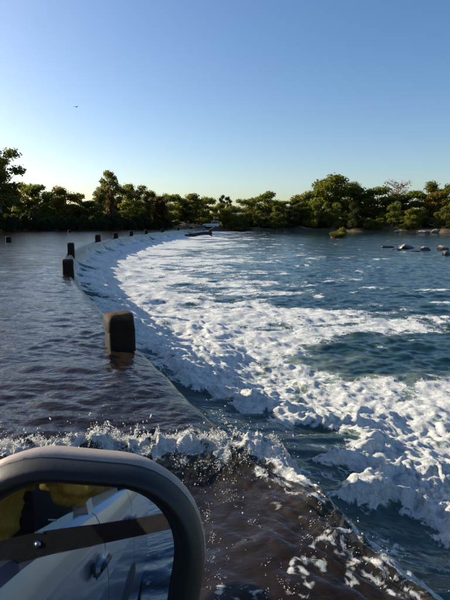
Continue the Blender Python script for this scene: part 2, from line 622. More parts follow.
def spray(name, pts, rad, stretch, mat, label):
    n = len(pts)
    V = IV[None] * rad[:, None, None]
    V = V * (1 + 0.45 * (rng.random((n, len(IV), 1)) - 0.5))
    V[:, :, 2] *= stretch[:, None]
    ax = rng.normal(size=(n, 3)) * 0.5 + np.array([0, 0, 1.0])
    ax /= np.linalg.norm(ax, axis=1, keepdims=True)
    up = np.cross(ax, rng.normal(size=(n, 3)))
    up /= np.linalg.norm(up, axis=1, keepdims=True)
    sd_ = np.cross(ax, up)
    W = V[:, :, :1] * up[:, None] + V[:, :, 1:2] * sd_[:, None] + V[:, :, 2:3] * ax[:, None] + pts[:, None]
    F = IF[None] + (np.arange(n) * len(IV))[:, None, None]
    return tag(link(name, mesh_from_np(name, W.reshape(-1, 3), F.reshape(-1, 3)), mat), kind='stuff', label=label)


m, nt, out = new_mat('spray_water')
p = N(nt, 'BsdfPrincipled', Roughness=0.12, IOR=1.33)
p.inputs['Base Color'].default_value = (0.85, 0.85, 0.84, 1)
tl = N(nt, 'BsdfTranslucent')
tl.inputs['Color'].default_value = (0.9, 0.9, 0.88, 1)
mx = N(nt, 'MixShader', Fac=0.5)
nt.links.new(p.outputs[0], mx.inputs[1])
nt.links.new(tl.outputs[0], mx.inputs[2])
nt.links.new(mx.outputs[0], out.inputs[0])
SPRAY = m

n = 70000
x = rng.uniform(-2.1, 0.50, n)
env = 0.035 + 0.10 * np.maximum(pn(x / 0.15, x * 0 + 2.2, 181) + 0.25, 0) + 0.09 * np.maximum(pn(x / 0.042, x * 0 + 5.2, 183), 0) * (0.4 + np.maximum(pn(x / 0.4, x * 0 + 8.2, 187), 0))
v = rng.random(n) ** 1.5
q = 0.05 + rng.normal(0, 0.05, n) + 0.10 * (rng.random(n) - 0.25) * (1 - v)
keep = rng.random(n) < np.clip(0.45 + 2.0 * pn(x / 0.045, v * 3.0 + q * 12, 189), 0.08, 1)
x, env, v, q = x[keep], env[keep], v[keep], q[keep]
n = len(x)
y = wave_front(x) - q
z = 0.135 + v * env * 1.15 + (rng.random(n) < 0.03) * rng.gamma(1.5, 0.04, n) - 0.45 * np.abs(q - 0.05)
_, tq = to_st(x, y)
z = z + weir_z(tq * 0.8 - 0.06)
rad = (rng.gamma(1.6, 0.0010, n) + 0.0006) * (1.25 - 0.6 * v)
spray('splash_spray', np.stack([x, y, z], 1), np.minimum(rad, 0.0085), 1 + rng.gamma(1.2, 0.6, n), SPRAY, 'glittering drops and shreds of spray over the breaking wave front')
# torn shreds lying on the broken face behind the front
n = 46000
x = rng.uniform(-1.74, 0.62, n)
q = rng.gamma(1.5, 0.085, n) - 0.06
y = wave_front(x) - q
keep = (rng.random(n) < np.clip(0.35 + 1.6 * pn(x / 0.10, y / 0.07, 191) + 0.8 * pn(x / 0.3, y / 0.2, 193), 0.03, 1)) & (y > 1.0)
x, y, q = x[keep], y[keep], q[keep]
n = len(x)
gi = np.clip(np.searchsorted(gx, x), 0, len(gx) - 1)
gj = np.clip(np.searchsorted(gy, y), 0, len(gy) - 1)
z = BOWZ[gi, gj] + rng.gamma(1.2, 0.007, n) * np.exp(-q * 3)
_, tq = to_st(x, y)
k = tq < 0.34
spray('foam_shreds', np.stack([x, y, z], 1)[k], np.minimum(rng.gamma(1.5, 0.0008, n) + 0.0006, 0.005)[k], (1 + rng.gamma(1.2, 0.6, n))[k], SPRAY, 'glassy shreds of foam tumbling down the face of the wave')
# clusters of bubbles carried on the brown back of the wave
n = 60000
x = rng.uniform(-1.2, 0.9, n)
y = rng.uniform(1.0, 2.7, n)
sq, tq = to_st(x, y)
pr = np.maximum(pn(x / 0.20 + y * 0.8, y / 0.36, 195) + 0.02, 0) * np.maximum(pn(x / 0.035, y / 0.05, 197), 0) * 4.0
k = (rng.random(n) < pr) & (tq < 0.15)
x, y = x[k], y[k]
n = len(x)
gi = np.clip(np.searchsorted(gx, x), 0, len(gx) - 1)
gj = np.clip(np.searchsorted(gy, y), 0, len(gy) - 1)
spray('bubbles', np.stack([x, y, BOWZ[gi, gj]], 1), np.minimum(rng.gamma(2.0, 0.0006, n) + 0.0006, 0.003), 1 + 0 * x, SPRAY, 'clusters of white bubbles drifting on the brown wave')
# drops along the spilling edge
n = 3500
s = rng.uniform(-0.3, 2.0, n)
ed = 0.20 + 0.10 * pn(s / 0.55, s * 0 + 2.5, 141)
t = ed - 0.02 + rng.normal(0, 0.09, n)
x, y = from_st(s, t)
z = weir_z(t) + 0.10 + rng.gamma(1.4, 0.03, n)
spray('edge_spray', np.stack([x, y, z], 1), rng.gamma(2.0, 0.0009, n) + 0.0008, 1 + rng.gamma(1.0, 0.5, n), SPRAY, 'fine drops flung off the wave where it spills over the kerb')

# ------------------------------------------------------------------ the concrete causeway under the water
CONC = simple_mat('wet_concrete', (0.16, 0.13, 0.10), 0.55, nscale=6.0, var=0.5, bump=0.4)
ss2 = np.concatenate([np.arange(-60, 128, 2.0)])
prof = [(-7.2, -2.6), (-7.0, -0.36), (-0.05, -0.34), (0.12, -0.55), (2.2, -1.7), (2.6, -3.0)]
PT = np.array([p_[0] for p_ in prof])
PZ = np.array([p_[1] for p_ in prof])
S, T = np.meshgrid(ss2, PT, indexing='ij')
X, Y = from_st(S, T)
me = grid_mesh('causeway', X, Y, np.broadcast_to(PZ, S.shape).copy())
for p_ in me.polygons:
    p_.use_smooth = False
tag(link('causeway', me, CONC), kind='structure', label='submerged concrete road slab and sloping weir apron')

# ------------------------------------------------------------------ bollards
m, nt, out = new_mat('bollard_concrete')
tc = N(nt, 'TexCoord')
n1 = N(nt, 'TexNoise', Scale=7.0, Detail=7.0, Roughness=0.7)
n2 = N(nt, 'TexNoise', Scale=2.2, Detail=4.0)
oi = N(nt, 'ObjectInfo')
va = N(nt, 'VectorMath', operation='ADD')
nt.links.new(tc.outputs['Object'], va.inputs[0])
nt.links.new(oi.outputs['Random'], va.inputs[1])
nt.links.new(va.outputs[0], n1.inputs['Vector'])
nt.links.new(va.outputs[0], n2.inputs['Vector'])
c1 = mix_col(nt, smooth_node(nt, n1.outputs['Fac'], 0.3, 0.7), (0.035, 0.022, 0.015), (0.12, 0.070, 0.042))
sep = N(nt, 'SeparateXYZ')
nt.links.new(tc.outputs['Object'], sep.inputs[0])
wet = smooth_node(nt, math_node(nt, 'ADD', sep.outputs['Z'], math_node(nt, 'MULTIPLY', n2.outputs['Fac'], 0.16)), 0.40, 0.52)  # black wet sides, brown top: side shade and top light painted in too
c2 = mix_col(nt, wet, (0.010, 0.008, 0.006), c1)
p = N(nt, 'BsdfPrincipled')
nt.links.new(c2, p.inputs['Base Color'])
nt.links.new(smooth_node(nt, wet, 0, 1, 0.6, 0.9), p.inputs['Roughness'])
p.inputs['Specular IOR Level'].default_value = 0.12
b = N(nt, 'Bump', Strength=0.6, Distance=0.02)
nt.links.new(n1.outputs['Fac'], b.inputs['Height'])
nt.links.new(b.outputs[0], p.inputs['Normal'])
nt.links.new(p.outputs[0], out.inputs[0])
BMAT = m


def bollard_mesh(seed, w, h):
    """square concrete post with rounded, worn top and a shallow casting groove"""
    r_ = np.random.default_rng(seed)
    rings = [(-0.45, 1.0), (0.0, 1.0), (0.19 * h / 0.42, 0.995), (0.20 * h / 0.42, 0.982), (0.215 * h / 0.42, 0.982), (0.225 * h / 0.42, 0.99),
             (h * 0.78, 0.985), (h * 0.88, 0.955), (h * 0.95, 0.88), (h * 0.985, 0.76), (h, 0.5), (h * 1.005, 0.2)]
    K = 40
    V, F = [], []
    for i, (z, k) in enumerate(rings):
        for j in range(K):
            a = 2 * math.pi * j / K
            c, s = math.cos(a), math.sin(a)
            e = 0.22
            x = math.copysign(abs(c) ** (2 * e), c) * w / 2 * k
            y = math.copysign(abs(s) ** (2 * e), s) * w / 2 * k
            nz = 0.010 * math.sin(3.1 * a + seed + 9 * z) * math.sin(11 * z + seed) + r_.normal(0, 0.0022)
            f = 1 + nz / (w / 2)
            V.append((x * f, y * f, z + r_.normal(0, 0.002)))
    for i in range(len(rings) - 1):
        for j in range(K):
            F.append((i * K + j, i * K + (j + 1) % K, (i + 1) * K + (j + 1) % K, (i + 1) * K + j))
    bm = bmesh.new()
    vs = [bm.verts.new(v) for v in V]
    for f in F:
        bm.faces.new([vs[i] for i in f])
    bm.faces.new(vs[-K:])
    me = bpy.data.meshes.new('bollard')
    bm.to_mesh(me)
    bm.free()
    for p_ in me.polygons:
        p_.use_smooth = True
    return me


BL = ['weathered brown concrete bollard with rounded top, closest to the car mirror',
      'dark concrete bollard, second from the car along the weir edge',
      'dark concrete bollard, third from the car along the weir edge']
bm_mesh = [bollard_mesh(i, 0.335, 0.43) for i in range(3)]
for m_ in bm_mesh:
    m_.materials.append(BMAT)
for i, (s, t) in enumerate(BOLL):
    x, y = from_st(np.array([s]), np.array([t]))
    o = link('bollard', bm_mesh[i % 3])
    yy = float(y[0])
    o.location = (float(x[0]), yy, -0.02)
    o.rotation_euler = (random.uniform(-.03, .03), random.uniform(-.03, .03), -math.atan(float(np.interp(yy, _yy, _dx))) + random.uniform(-.08, .08))
    if i == 2:
        o.scale = (1.0, 1.0, 1.15)
    if i > 2:
        o.scale = (1.25, 1.25, 1.25)
    tag(o, BL[i] if i < 3 else 'small dark bollard on the far curve, %s from the car along the weir edge' % ['fourth', 'fifth', 'sixth', 'seventh', 'eighth', 'ninth', 'tenth'][i - 3], 'bollard', 'bollards along the weir edge')
for i, (px, py) in enumerate(((8.5, 242), (69.5, 232.6))):
    x, y = px_ground(px, py, 0.0)
    o = link('bollard', bm_mesh[i])
    o.location = (x, y, -0.05)
    o.rotation_euler = (0, 0, R(20))
    o.scale = (1.15, 1.15, 1.1)
    tag(o, ['dark bollard standing alone in the open upstream water', 'tiny dark bollard in upstream water below the dark bank'][i], 'bollard', 'bollards along the upstream road edge')

# ------------------------------------------------------------------ land
def shore(az):
    return np.interp(az, SH_AZ, SH_D) + 2.2 * pn(az / 3.0, az * 0 + 3, 201) + 1.0 * pn(az / 0.9, az * 0 + 5, 203)


SH_AZ = np.array([-180, -110, -70, -45, -26, -16, -8, -2.5, 0, 10, 20, 27, 40, 70, 110, 180.0])
SH_D = np.array([90, 80, 74, 78, 84, 92, 112, 133, 139, 143, 140, 133, 118, 90, 85, 90.0])


def land_z(x, y):
    d = np.sqrt(x * x + y * y)
    az = np.degrees(np.arctan2(x, y))
    sh = shore(az)
    b = d - sh
    low = np.where(az < -2.5, -0.6, -1.7)
    z = low + np.where(az < -2.5, 0.9, 1.15 + 0.25 * pn(az / 1.3, az * 0 + 8, 205)) * sst(-0.6, 2.5, b) + 1.2 * sst(4, 30, b)
    z += sst(5, 18, b) * 0.4 * fbm(x, y, 9.0, 3, 0.5, None, 207)
    z += sst(0.5, 3, b) * 0.25 * fbm(x, y, 2.0, 3, 0.5, None, 209)
    z = np.where(b < -0.6, low + np.maximum(b + 0.6, -4) * 0.6, z)
    z += sst(120, 330, d) * 11.5 * (0.75 + 0.5 * pn(az / 9.0 + 0.7, az * 0 + 1.2, 211)) * sst(420, 330, d) * (np.abs(az) < 60)
    z += sst(340, 800, d) * 8
    return z


az = np.concatenate([np.arange(-60, 50, 0.3), np.arange(50, 300.1, 2.5)])
rr = np.concatenate([[0.1, 40], np.arange(60, 175, 0.7), np.geomspace(176, 4500, 60)])
A, RR = np.meshgrid(np.radians(az), rr)
X, Y = RR * np.sin(A), RR * np.cos(A)
Z = land_z(X, Y)
me = grid_mesh('ground', X, Y, Z)
m, nt, out = new_mat('bank_earth')
geo = N(nt, 'NewGeometry')
n1 = N(nt, 'TexNoise', Scale=0.35, Detail=7.0, Roughness=0.7)
n2 = N(nt, 'TexNoise', Scale=2.5, Detail=6.0, Roughness=0.7)
for q_ in (n1, n2):
    nt.links.new(geo.outputs['Position'], q_.inputs['Vector'])
sep = N(nt, 'SeparateXYZ')
nt.links.new(geo.outputs['Position'], sep.inputs[0])
grassf = smooth_node(nt, math_node(nt, 'ADD', n1.outputs['Fac'], math_node(nt, 'MULTIPLY', sep.outputs['Z'], 0.03)), 0.44, 0.60)
e1 = mix_col(nt, n2.outputs['Fac'], (0.035, 0.021, 0.012), (0.11, 0.068, 0.036))
g1 = mix_col(nt, n2.outputs['Fac'], (0.045, 0.05, 0.018), (0.15, 0.12, 0.055))
p = N(nt, 'BsdfPrincipled', Roughness=0.95)
nt.links.new(mix_col(nt, grassf, e1, g1), p.inputs['Base Color'])
b = N(nt, 'Bump', Strength=0.8, Distance=0.3)
nt.links.new(n2.outputs['Fac'], b.inputs['Height'])
nt.links.new(b.outputs[0], p.inputs['Normal'])
nt.links.new(p.outputs[0], out.inputs[0])
tag(link('ground', me, m), kind='structure', label='brown earth and dry grass river banks')


def ground_at(x, y):
    return float(land_z(np.array([x]), np.array([y]))[0])


# ------------------------------------------------------------------ trees
def leaf_mat(name, lo, hi, trans=0.52):
    m, nt, out = new_mat(name)
    geo = N(nt, 'NewGeometry')
    oi = N(nt, 'ObjectInfo')
    f = math_node(nt, 'ADD', math_node(nt, 'MULTIPLY', geo.outputs['Random Per Island'], 0.6), math_node(nt, 'MULTIPLY', oi.outputs['Random'], 0.4))
    col = mix_col(nt, f, lo, hi)
    d = N(nt, 'BsdfPrincipled', Roughness=0.55)
    d.inputs['Specular IOR Level'].default_value = 0.15
    t = N(nt, 'BsdfTranslucent')
    mx = N(nt, 'MixShader', Fac=trans)
    nt.links.new(col, d.inputs['Base Color'])
    nt.links.new(mix_col(nt, 0.42, col, (0.30, 0.30, 0.035)), t.inputs['Color'])
    nt.links.new(d.outputs[0], mx.inputs[1])
    nt.links.new(t.outputs[0], mx.inputs[2])
    nt.links.new(mx.outputs[0], out.inputs[0])
    return m


LM = {
    'green': leaf_mat('leaf_green', (0.050, 0.075, 0.011), (0.150, 0.170, 0.024)),
    'lime': leaf_mat('leaf_lime', (0.085, 0.105, 0.014), (0.190, 0.190, 0.030)),
    'olive': leaf_mat('leaf_olive', (0.060, 0.070, 0.018), (0.160, 0.155, 0.040)),
    'dark': leaf_mat('leaf_dark', (0.010, 0.018, 0.006), (0.030, 0.042, 0.014), 0.2),  # doubles as painted shade on the upstream shrubs
    'autumn': leaf_mat('leaf_autumn', (0.110, 0.075, 0.015), (0.260, 0.150, 0.030)),
    'rust': leaf_mat('leaf_rust', (0.060, 0.026, 0.012), (0.140, 0.060, 0.026), 0.2),
    'straw': leaf_mat('leaf_straw', (0.10, 0.085, 0.030), (0.22, 0.18, 0.07)),
}
BARK = simple_mat('bark', (0.10, 0.075, 0.055), 0.9, nscale=3.0, var=0.5)
PALE = simple_mat('dead_wood', (0.30, 0.20, 0.17), 0.9, nscale=3.0, var=0.3)


def tube(V, F, pts, rads, k=6):
    base = len(V)
    for i, (p, r) in enumerate(zip(pts, rads)):
        d = (pts[min(i + 1, len(pts) - 1)] - pts[max(i - 1, 0)]).normalized()
        a = d.orthogonal().normalized()
        b = d.cross(a)
        for j in range(k):
            t = 2 * math.pi * j / k
            V.append(tuple(p + (a * math.cos(t) + b * math.sin(t)) * r))
    for i in range(len(pts) - 1):
        for j in range(k):
            F.append((base + i * k + j, base + i * k + (j + 1) % k, base + (i + 1) * k + (j + 1) % k, base + (i + 1) * k + j))


def limb(p0, p1, n, wob, rnd):
    out = []
    for i in range(n + 1):
        k = i / n
        p = p0.lerp(p1, k)
        if 0 < i < n:
            p = p + Vector((rnd.gauss(0, wob), rnd.gauss(0, wob), rnd.gauss(0, wob * .4)))
        out.append(p)
    return out


def make_tree(kind, seed):
    """trunk mesh + crown mesh for a tree 10 m high"""
    rnd = random.Random(seed)
    r_ = np.random.default_rng(seed)
    V, F = [], []
    lobes = []                                        # centre, radii, leaf count
    if kind == 'broad':
        th = rnd.uniform(2.0, 3.2)
        top = Vector((rnd.gauss(0, .3), rnd.gauss(0, .3), 8.4))
        tr = limb(Vector((0, 0, -0.4)), top, 6, 0.12, rnd)
        tube(V, F, tr, [.26, .21, .17, .13, .1, .06, .03], 7)
        for i in range(13):
            a = 2 * math.pi * i / 13 * 2.4 + rnd.uniform(-.3, .3)
            z = 2.2 + 6.6 * ((i + .5) / 13)
            rad = 2.7 * math.sin(math.pi * min(.95, (z - .6) / 10.2)) ** .6 * rnd.uniform(.55, 1.05)
            c = Vector((math.cos(a) * rad, math.sin(a) * rad, z + rnd.uniform(-.4, .4)))
            st = tr[min(5, max(1, int(z / 10 * 5)))]
            tube(V, F, limb(st, c, 3, .12, rnd), [.08, .06, .045, .02], 5)
            s = rnd.uniform(.85, 1.5)
            lobes.append((c, (s * 1.1, s * 1.1, s * .8), int(240 * s * s)))
        lobes.append((top, (1.2, 1.2, 1.0), 270))
        for i in range(6):
            a = rnd.uniform(0, 6.28)
            lobes.append((Vector((math.cos(a) * 2.2, math.sin(a) * 2.2, rnd.uniform(1.0, 2.4))), (1.1, 1.1, .9), 210))
        leaf = .235
    elif kind == 'airy':
        top = Vector((rnd.gauss(0, .5), rnd.gauss(0, .5), 9.3))
        tr = limb(Vector((0, 0, -0.4)), top, 7, 0.14, rnd)
        tube(V, F, tr, [.22, .19, .16, .14, .11, .08, .05, .02], 7)
        for i in range(19):
            a = i * 2.4 + rnd.uniform(-.5, .5)
            z = 2.6 + 6.8 * (i + rnd.random()) / 19
            rad = rnd.uniform(.6, 2.2) * (1.1 - .45 * (z / 10) ** 3)
            c = Vector((math.cos(a) * rad, math.sin(a) * rad, z))
            st = tr[min(6, max(2, int(z / 10 * 6) - 1))]
            tube(V, F, limb(st, c, 3, .14, rnd), [.07, .05, .035, .015], 5)
            s = rnd.uniform(.65, 1.15)
            lobes.append((c, (s * 1.15, s * 1.15, s * .75), int(280 * s * s) + 50))
        lobes.append((top, (.8, .8, .6), 90))
        leaf = .185
    elif kind == 'bush':
        for i in range(7):
            a = rnd.uniform(0, 6.28)
            tube(V, F, limb(Vector((math.cos(a) * .3, math.sin(a) * .3, -0.4)), Vector((math.cos(a) * 3, math.sin(a) * 3, rnd.uniform(4, 8))), 3, .2, rnd), [.2, .16, .1, .04], 5)
        for i in range(16):
            a = i * 2.4
            k = ((i + .5) / 16) ** .5
            c = Vector((math.cos(a) * 4.6 * k, math.sin(a) * 4.6 * k, 7.6 * (1 - k * k * .75) * rnd.uniform(.55, 1.05)))
            s = rnd.uniform(1.6, 2.6)
            lobes.append((c, (s, s, s * .9), int(72 * s * s)))
        leaf = .50
    elif kind == 'column':
        tr = limb(Vector((0, 0, -0.4)), Vector((rnd.gauss(0, .2), 0, 9.4)), 6, .1, rnd)
        tube(V, F, tr, [.25, .22, .2, .17, .14, .1, .05], 7)
        for i in range(14):
            z = .5 + 9.2 * i / 13
            s = rnd.uniform(.9, 1.35) * (1 - .35 * (z / 10) ** 3)
            lobes.append((Vector((rnd.gauss(0, .35), rnd.gauss(0, .35), z)), (s, s, s), int(110 * s * s)))
        leaf = .32
    elif kind == 'bare':
        tr = limb(Vector((0, 0, -0.4)), Vector((0, 0, 8.0)), 6, .12, rnd)
        tube(V, F, tr, [.2, .17, .15, .12, .1, .07, .03], 7)
        for i in range(26):
            a = i * 2.4
            z0 = rnd.uniform(4.0, 7.8)
            st = Vector((0, 0, z0))
            en = Vector((math.cos(a) * rnd.uniform(.8, 2.0), math.sin(a) * rnd.uniform(.8, 2.0), z0 + rnd.uniform(1.0, 2.4)))
            lb = limb(st, en, 3, .12, rnd)
            tube(V, F, lb, [.07, .05, .035, .02], 4)
            for j in range(4):
                e2 = lb[2] + Vector((rnd.gauss(0, .6), rnd.gauss(0, .6), rnd.uniform(.3, 1.1)))
                tube(V, F, limb(lb[1 + j % 2], e2, 2, .06, rnd), [.035, .025, .012], 4)
        lobes.append((Vector((0, 0, 8.3)), (1.8, 1.8, 1.2), 60))
        leaf = .2
    # foliage: small leaf sprays through the shell and body of every lobe
    P, S_ = [], []
    for c, rad, n in lobes:
        d = r_.normal(size=(n, 3))
        d /= np.linalg.norm(d, axis=1, keepdims=True)
        k = r_.random((n, 1)) ** 0.38 * (1 + .18 * r_.normal(size=(n, 1)))
        q = np.array(c) + d * k * np.array(rad)
        P.append(q)
    P = np.concatenate(P)
    P = P[P[:, 2] > 0.15]
    n = len(P)
    nrm = r_.normal(size=(n, 3)) + np.array([0, 0, .5])
    nrm /= np.linalg.norm(nrm, axis=1, keepdims=True)
    u = np.cross(nrm, r_.normal(size=(n, 3)))
    u /= np.linalg.norm(u, axis=1, keepdims=True)
    v = np.cross(nrm, u)
    sz = leaf * r_.uniform(.55, 1.25, (n, 1))
    asp = r_.uniform(.45, .8, (n, 1))
    # pointed leaf spray with a bent mid-line: 5 points, 2 faces (quads)
    tip = P + u * sz
    tail = P - u * sz * .9
    l = P + v * sz * asp + nrm * sz * .22
    r2 = P - v * sz * asp + nrm * sz * .22
    LV = np.stack([tail, l, tip, r2], 1).reshape(-1, 3)
    LF = np.arange(n * 4).reshape(n, 4)
    crown = mesh_from_np('crown', LV, LF, smooth=False)
    trunk = mesh_from_np('trunk', V, F)
    return trunk, crown


PROTO = {}
for kind, cnt in (('broad', 5), ('airy', 4), ('bush', 4), ('column', 2), ('bare', 1)):
    PROTO[kind] = []
    for i in range(cnt):
        tr, cr = make_tree(kind, 100 * len(PROTO) + i)
        tr.materials.append(BARK if kind != 'bare' else PALE)
        cr.materials.append(LM['green'])
        PROTO[kind].append((tr, cr))


def plant(kind, var, leaf, x, y, h, w, label, group, name='tree', cat='tree', z=None):
    """h = height in metres, w = crown width in metres"""
    tr, cr = PROTO[kind][var % len(PROTO[kind])]
    o = empty(name, (x, y, (ground_at(x, y) if z is None else z) - 0.05), random.uniform(0, 6.28))
    nat = {'broad': 7.2, 'airy': 5.6, 'bush': 12.0, 'column': 2.6, 'bare': 4.0}[kind]
    o.scale = (w / nat, w / nat, h / 10.0)
    t = link('trunk', tr, None, o)
    c = link('crown', cr, None, o)
    c.material_slots[0].link = 'OBJECT'
    c.material_slots[0].material = LM[leaf]
    tag(o, label, cat, group)
    return o


G_L = 'trees behind the dark bank of shrubs'
G_R = 'trees along the sunlit far bank'
TREES = [  # px, top py, width px, distance, kind, variant, leaf, label (None = one of the belt)
    (-26, 160, 40, 92, 'broad', 1, 'olive', None),
    (-12, 176, 36, 95, 'broad', 2, 'green', None),
    (2, 145, 46, 93, 'airy', 0, 'olive', 'tall thin-crowned tree towering over the dark shrub bank'),
    (-5, 156, 40, 97, 'airy', 2, 'olive', None),
    (12, 184, 26, 99, 'broad', 0, 'green', None),
    (26, 179, 30, 104, 'broad', 3, 'olive', None),
    (40, 181, 32, 101, 'broad', 4, 'green', None),
    (53, 190, 28, 106, 'broad', 2, 'green', None),
    (66, 186, 34, 100, 'broad', 1, 'autumn', 'golden orange tree among the green ones above the dark shrubs'),
    (80, 191, 26, 103, 'broad', 0, 'lime', None),
    (92, 198, 26, 100, 'broad', 3, 'olive', None),
    (101, 186, 22, 112, 'airy', 1, 'olive', None),
    (113, 171, 26, 112, 'airy', 2, 'olive', 'tall open-crowned tree rising behind a rust-brown vine column'),
    (112, 190, 9, 104, 'column', 0, 'rust', 'rust-brown vine-smothered trunk below the tall open-crowned tree'),
    (123, 184, 24, 118, 'broad', 4, 'olive', None),
    (135, 183, 26, 122, 'airy', 3, 'olive', None),
    (128, 200, 24, 106, 'broad', 2, 'lime', None),
    (142, 198, 22, 112, 'broad', 0, 'lime', None),
    (147, 192, 9, 112, 'column', 1, 'rust', 'leaning rust-brown vine column between pale green trees'),
    (155, 190, 22, 124, 'broad', 1, 'green', None),
    (161, 197, 15, 116, 'column', 0, 'rust', 'broad rust-brown creeper mound beside the sunny grass patch'),
    (168, 191, 24, 132, 'broad', 3, 'lime', None),
    (178, 192, 22, 138, 'broad', 4, 'green', None),
    (190, 192, 26, 145, 'broad', 2, 'olive', None),
    (186, 203, 18, 138, 'broad', 1, 'dark', None),
    (199, 196, 22, 146, 'broad', 0, 'lime', None),
    (207, 194, 22, 152, 'broad', 3, 'green', None),
    (219, 203, 24, 156, 'broad', 1, 'lime', None),
    (222, 194, 8, 275, 'broad', 2, 'dark', 'small round tree on the brown hill crest'),
    (228, 195, 8, 280, 'broad', 3, 'dark', 'small round tree on the brown hill crest'),
    (232, 207, 22, 150, 'broad', 4, 'olive', None),
    (245, 197, 24, 153, 'broad', 0, 'lime', None),
    (256, 195, 24, 158, 'broad', 3, 'olive', None),
    (268, 190, 28, 152, 'broad', 2, 'green', None),
    (284, 199, 28, 158, 'broad', 4, 'green', None),
    (297, 198, 26, 156, 'broad', 1, 'olive', None),
    (310, 188, 34, 158, 'broad', 3, 'olive', None),
    (322, 178, 44, 154, 'broad', 0, 'green', None),
    (336, 173, 52, 156, 'broad', 2, 'green', 'largest broad-crowned tree on the far bank behind the islet'),
    (353, 181, 26, 160, 'airy', 1, 'olive', None),
    (364, 193, 32, 156, 'broad', 1, 'lime', None),
    (378, 184, 38, 158, 'broad', 4, 'green', None),
    (396, 178, 30, 161, 'bare', 0, 'rust', 'pinkish bare-twigged tree poking above the green belt'),
    (394, 191, 32, 154, 'broad', 3, 'olive', None),
    (410, 189, 34, 156, 'broad', 2, 'green', None),
    (423, 192, 28, 158, 'broad', 0, 'olive', None),
    (433, 181, 28, 161, 'broad', 1, 'olive', None),
    (437, 189, 28, 150, 'broad', 4, 'autumn', 'brownish orange tree in the belt behind the river boulders'),
    (450, 181, 34, 158, 'broad', 3, 'green', None),
    (452, 205, 30, 138, 'broad', 1, 'lime', 'bright yellow-green tree at the water beyond the river boulders'),
    (470, 184, 42, 152, 'broad', 0, 'green', None),
    (492, 180, 44, 148, 'broad', 2, 'olive', None),
    (515, 182, 44, 144, 'broad', 4, 'green', None),
]
SHORT = {'tall thin-crowned': 'tall thin-crowned tree', 'golden orange': 'golden orange tree', 'tall open-crowned': 'tall open-crowned tree', 'leaning rust': 'leaning rust vine column',
         'broad rust': 'rust creeper mound', 'largest broad': 'largest broad-crowned tree', 'pinkish bare': 'bare-twigged tree', 'brownish orange': 'brownish orange tree'}
MARKS = sorted((t_[0], v_) for t_ in TREES if t_[7] for k_, v_ in SHORT.items() if t_[7].startswith(k_))
ORD = ['first', 'second', 'third', 'fourth', 'fifth', 'sixth', 'seventh', 'eighth', 'ninth', 'tenth', 'eleventh', 'twelfth']
TONE = {'green': 'mid-green', 'olive': 'olive-green', 'lime': 'yellow-green', 'dark': 'dark green'}
NAMED = {}
for i_ in range(-1, len(MARKS)):
    lo_ = MARKS[i_][0] if i_ >= 0 else -1e9
    hi_ = MARKS[i_ + 1][0] if i_ + 1 < len(MARKS) else 1e9
    mem = sorted(t_[0] for t_ in TREES if not t_[7] and lo_ < t_[0] < hi_)
    for j_, p_ in enumerate(mem):
        if i_ < 0:
            NAMED[p_] = '%s from the tall thin-crowned tree, away from the weir' % ORD[len(mem) - 1 - j_]
        elif i_ + 1 >= len(MARKS):
            NAMED[p_] = '%s from the brownish orange tree, away from the weir' % ORD[j_]
        elif j_ < (len(mem) + 1) // 2:
            NAMED[p_] = '%s from the %s towards the %s' % (ORD[j_], MARKS[i_][1], MARKS[i_ + 1][1])
        else:
            NAMED[p_] = '%s from the %s towards the %s' % (ORD[len(mem) - 1 - j_], MARKS[i_ + 1][1], MARKS[i_][1])
for px, py, wpx, d, kind, var, leaf, label in TREES:
    x = px_at(px, d)
    g = ground_at(x, d)
    h = px_height(py, d) - g
    left = px < 175
    lab = label or '%s tree, %s' % (TONE[leaf], NAMED[px])
    plant(kind, var, leaf, x, d, h, wpx / FPX * d, lab, G_L if left else G_R)

# low growth in front of the trees
cp0 = 1.0 / math.cos(R(PITCH))
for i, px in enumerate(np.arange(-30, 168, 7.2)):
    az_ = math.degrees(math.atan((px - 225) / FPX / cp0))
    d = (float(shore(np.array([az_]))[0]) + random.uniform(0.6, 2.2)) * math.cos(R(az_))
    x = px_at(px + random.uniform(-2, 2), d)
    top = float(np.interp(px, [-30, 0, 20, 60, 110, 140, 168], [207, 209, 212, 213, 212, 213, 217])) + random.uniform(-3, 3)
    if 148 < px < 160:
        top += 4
    plant('bush', i, 'dark', x, d, max(1.5, px_height(top, d) - ground_at(x, d)), random.uniform(13, 17) / FPX * d,  # the bank's shade is put into these very dark leaves
          'dense dark shrub with shade-toned leaves in the row along the upstream bank', 'dark shrubs along the upstream bank', 'shrub', 'shrub')
for i, px in enumerate(np.arange(6, 170, 10.5)):
    d = float(np.interp(px, [-30, 0, 90, 130, 170], [92, 94, 102, 111, 132])) + random.uniform(0, 2)
    x = px_at(px, d)
    top = random.uniform(199, 207)
    leaf = ['lime', 'olive', 'green', 'straw'][i % 4]
    plant('bush', i + 1, leaf, x, d, px_height(top, d) - ground_at(x, d), random.uniform(13, 20) / FPX * d,
          'sunlit %s bush just above the dark shrub row' % {'lime': 'yellow-green', 'olive': 'olive', 'green': 'green', 'straw': 'straw-coloured'}[leaf], 'sunlit bushes above the dark shrubs', 'bush', 'bush')
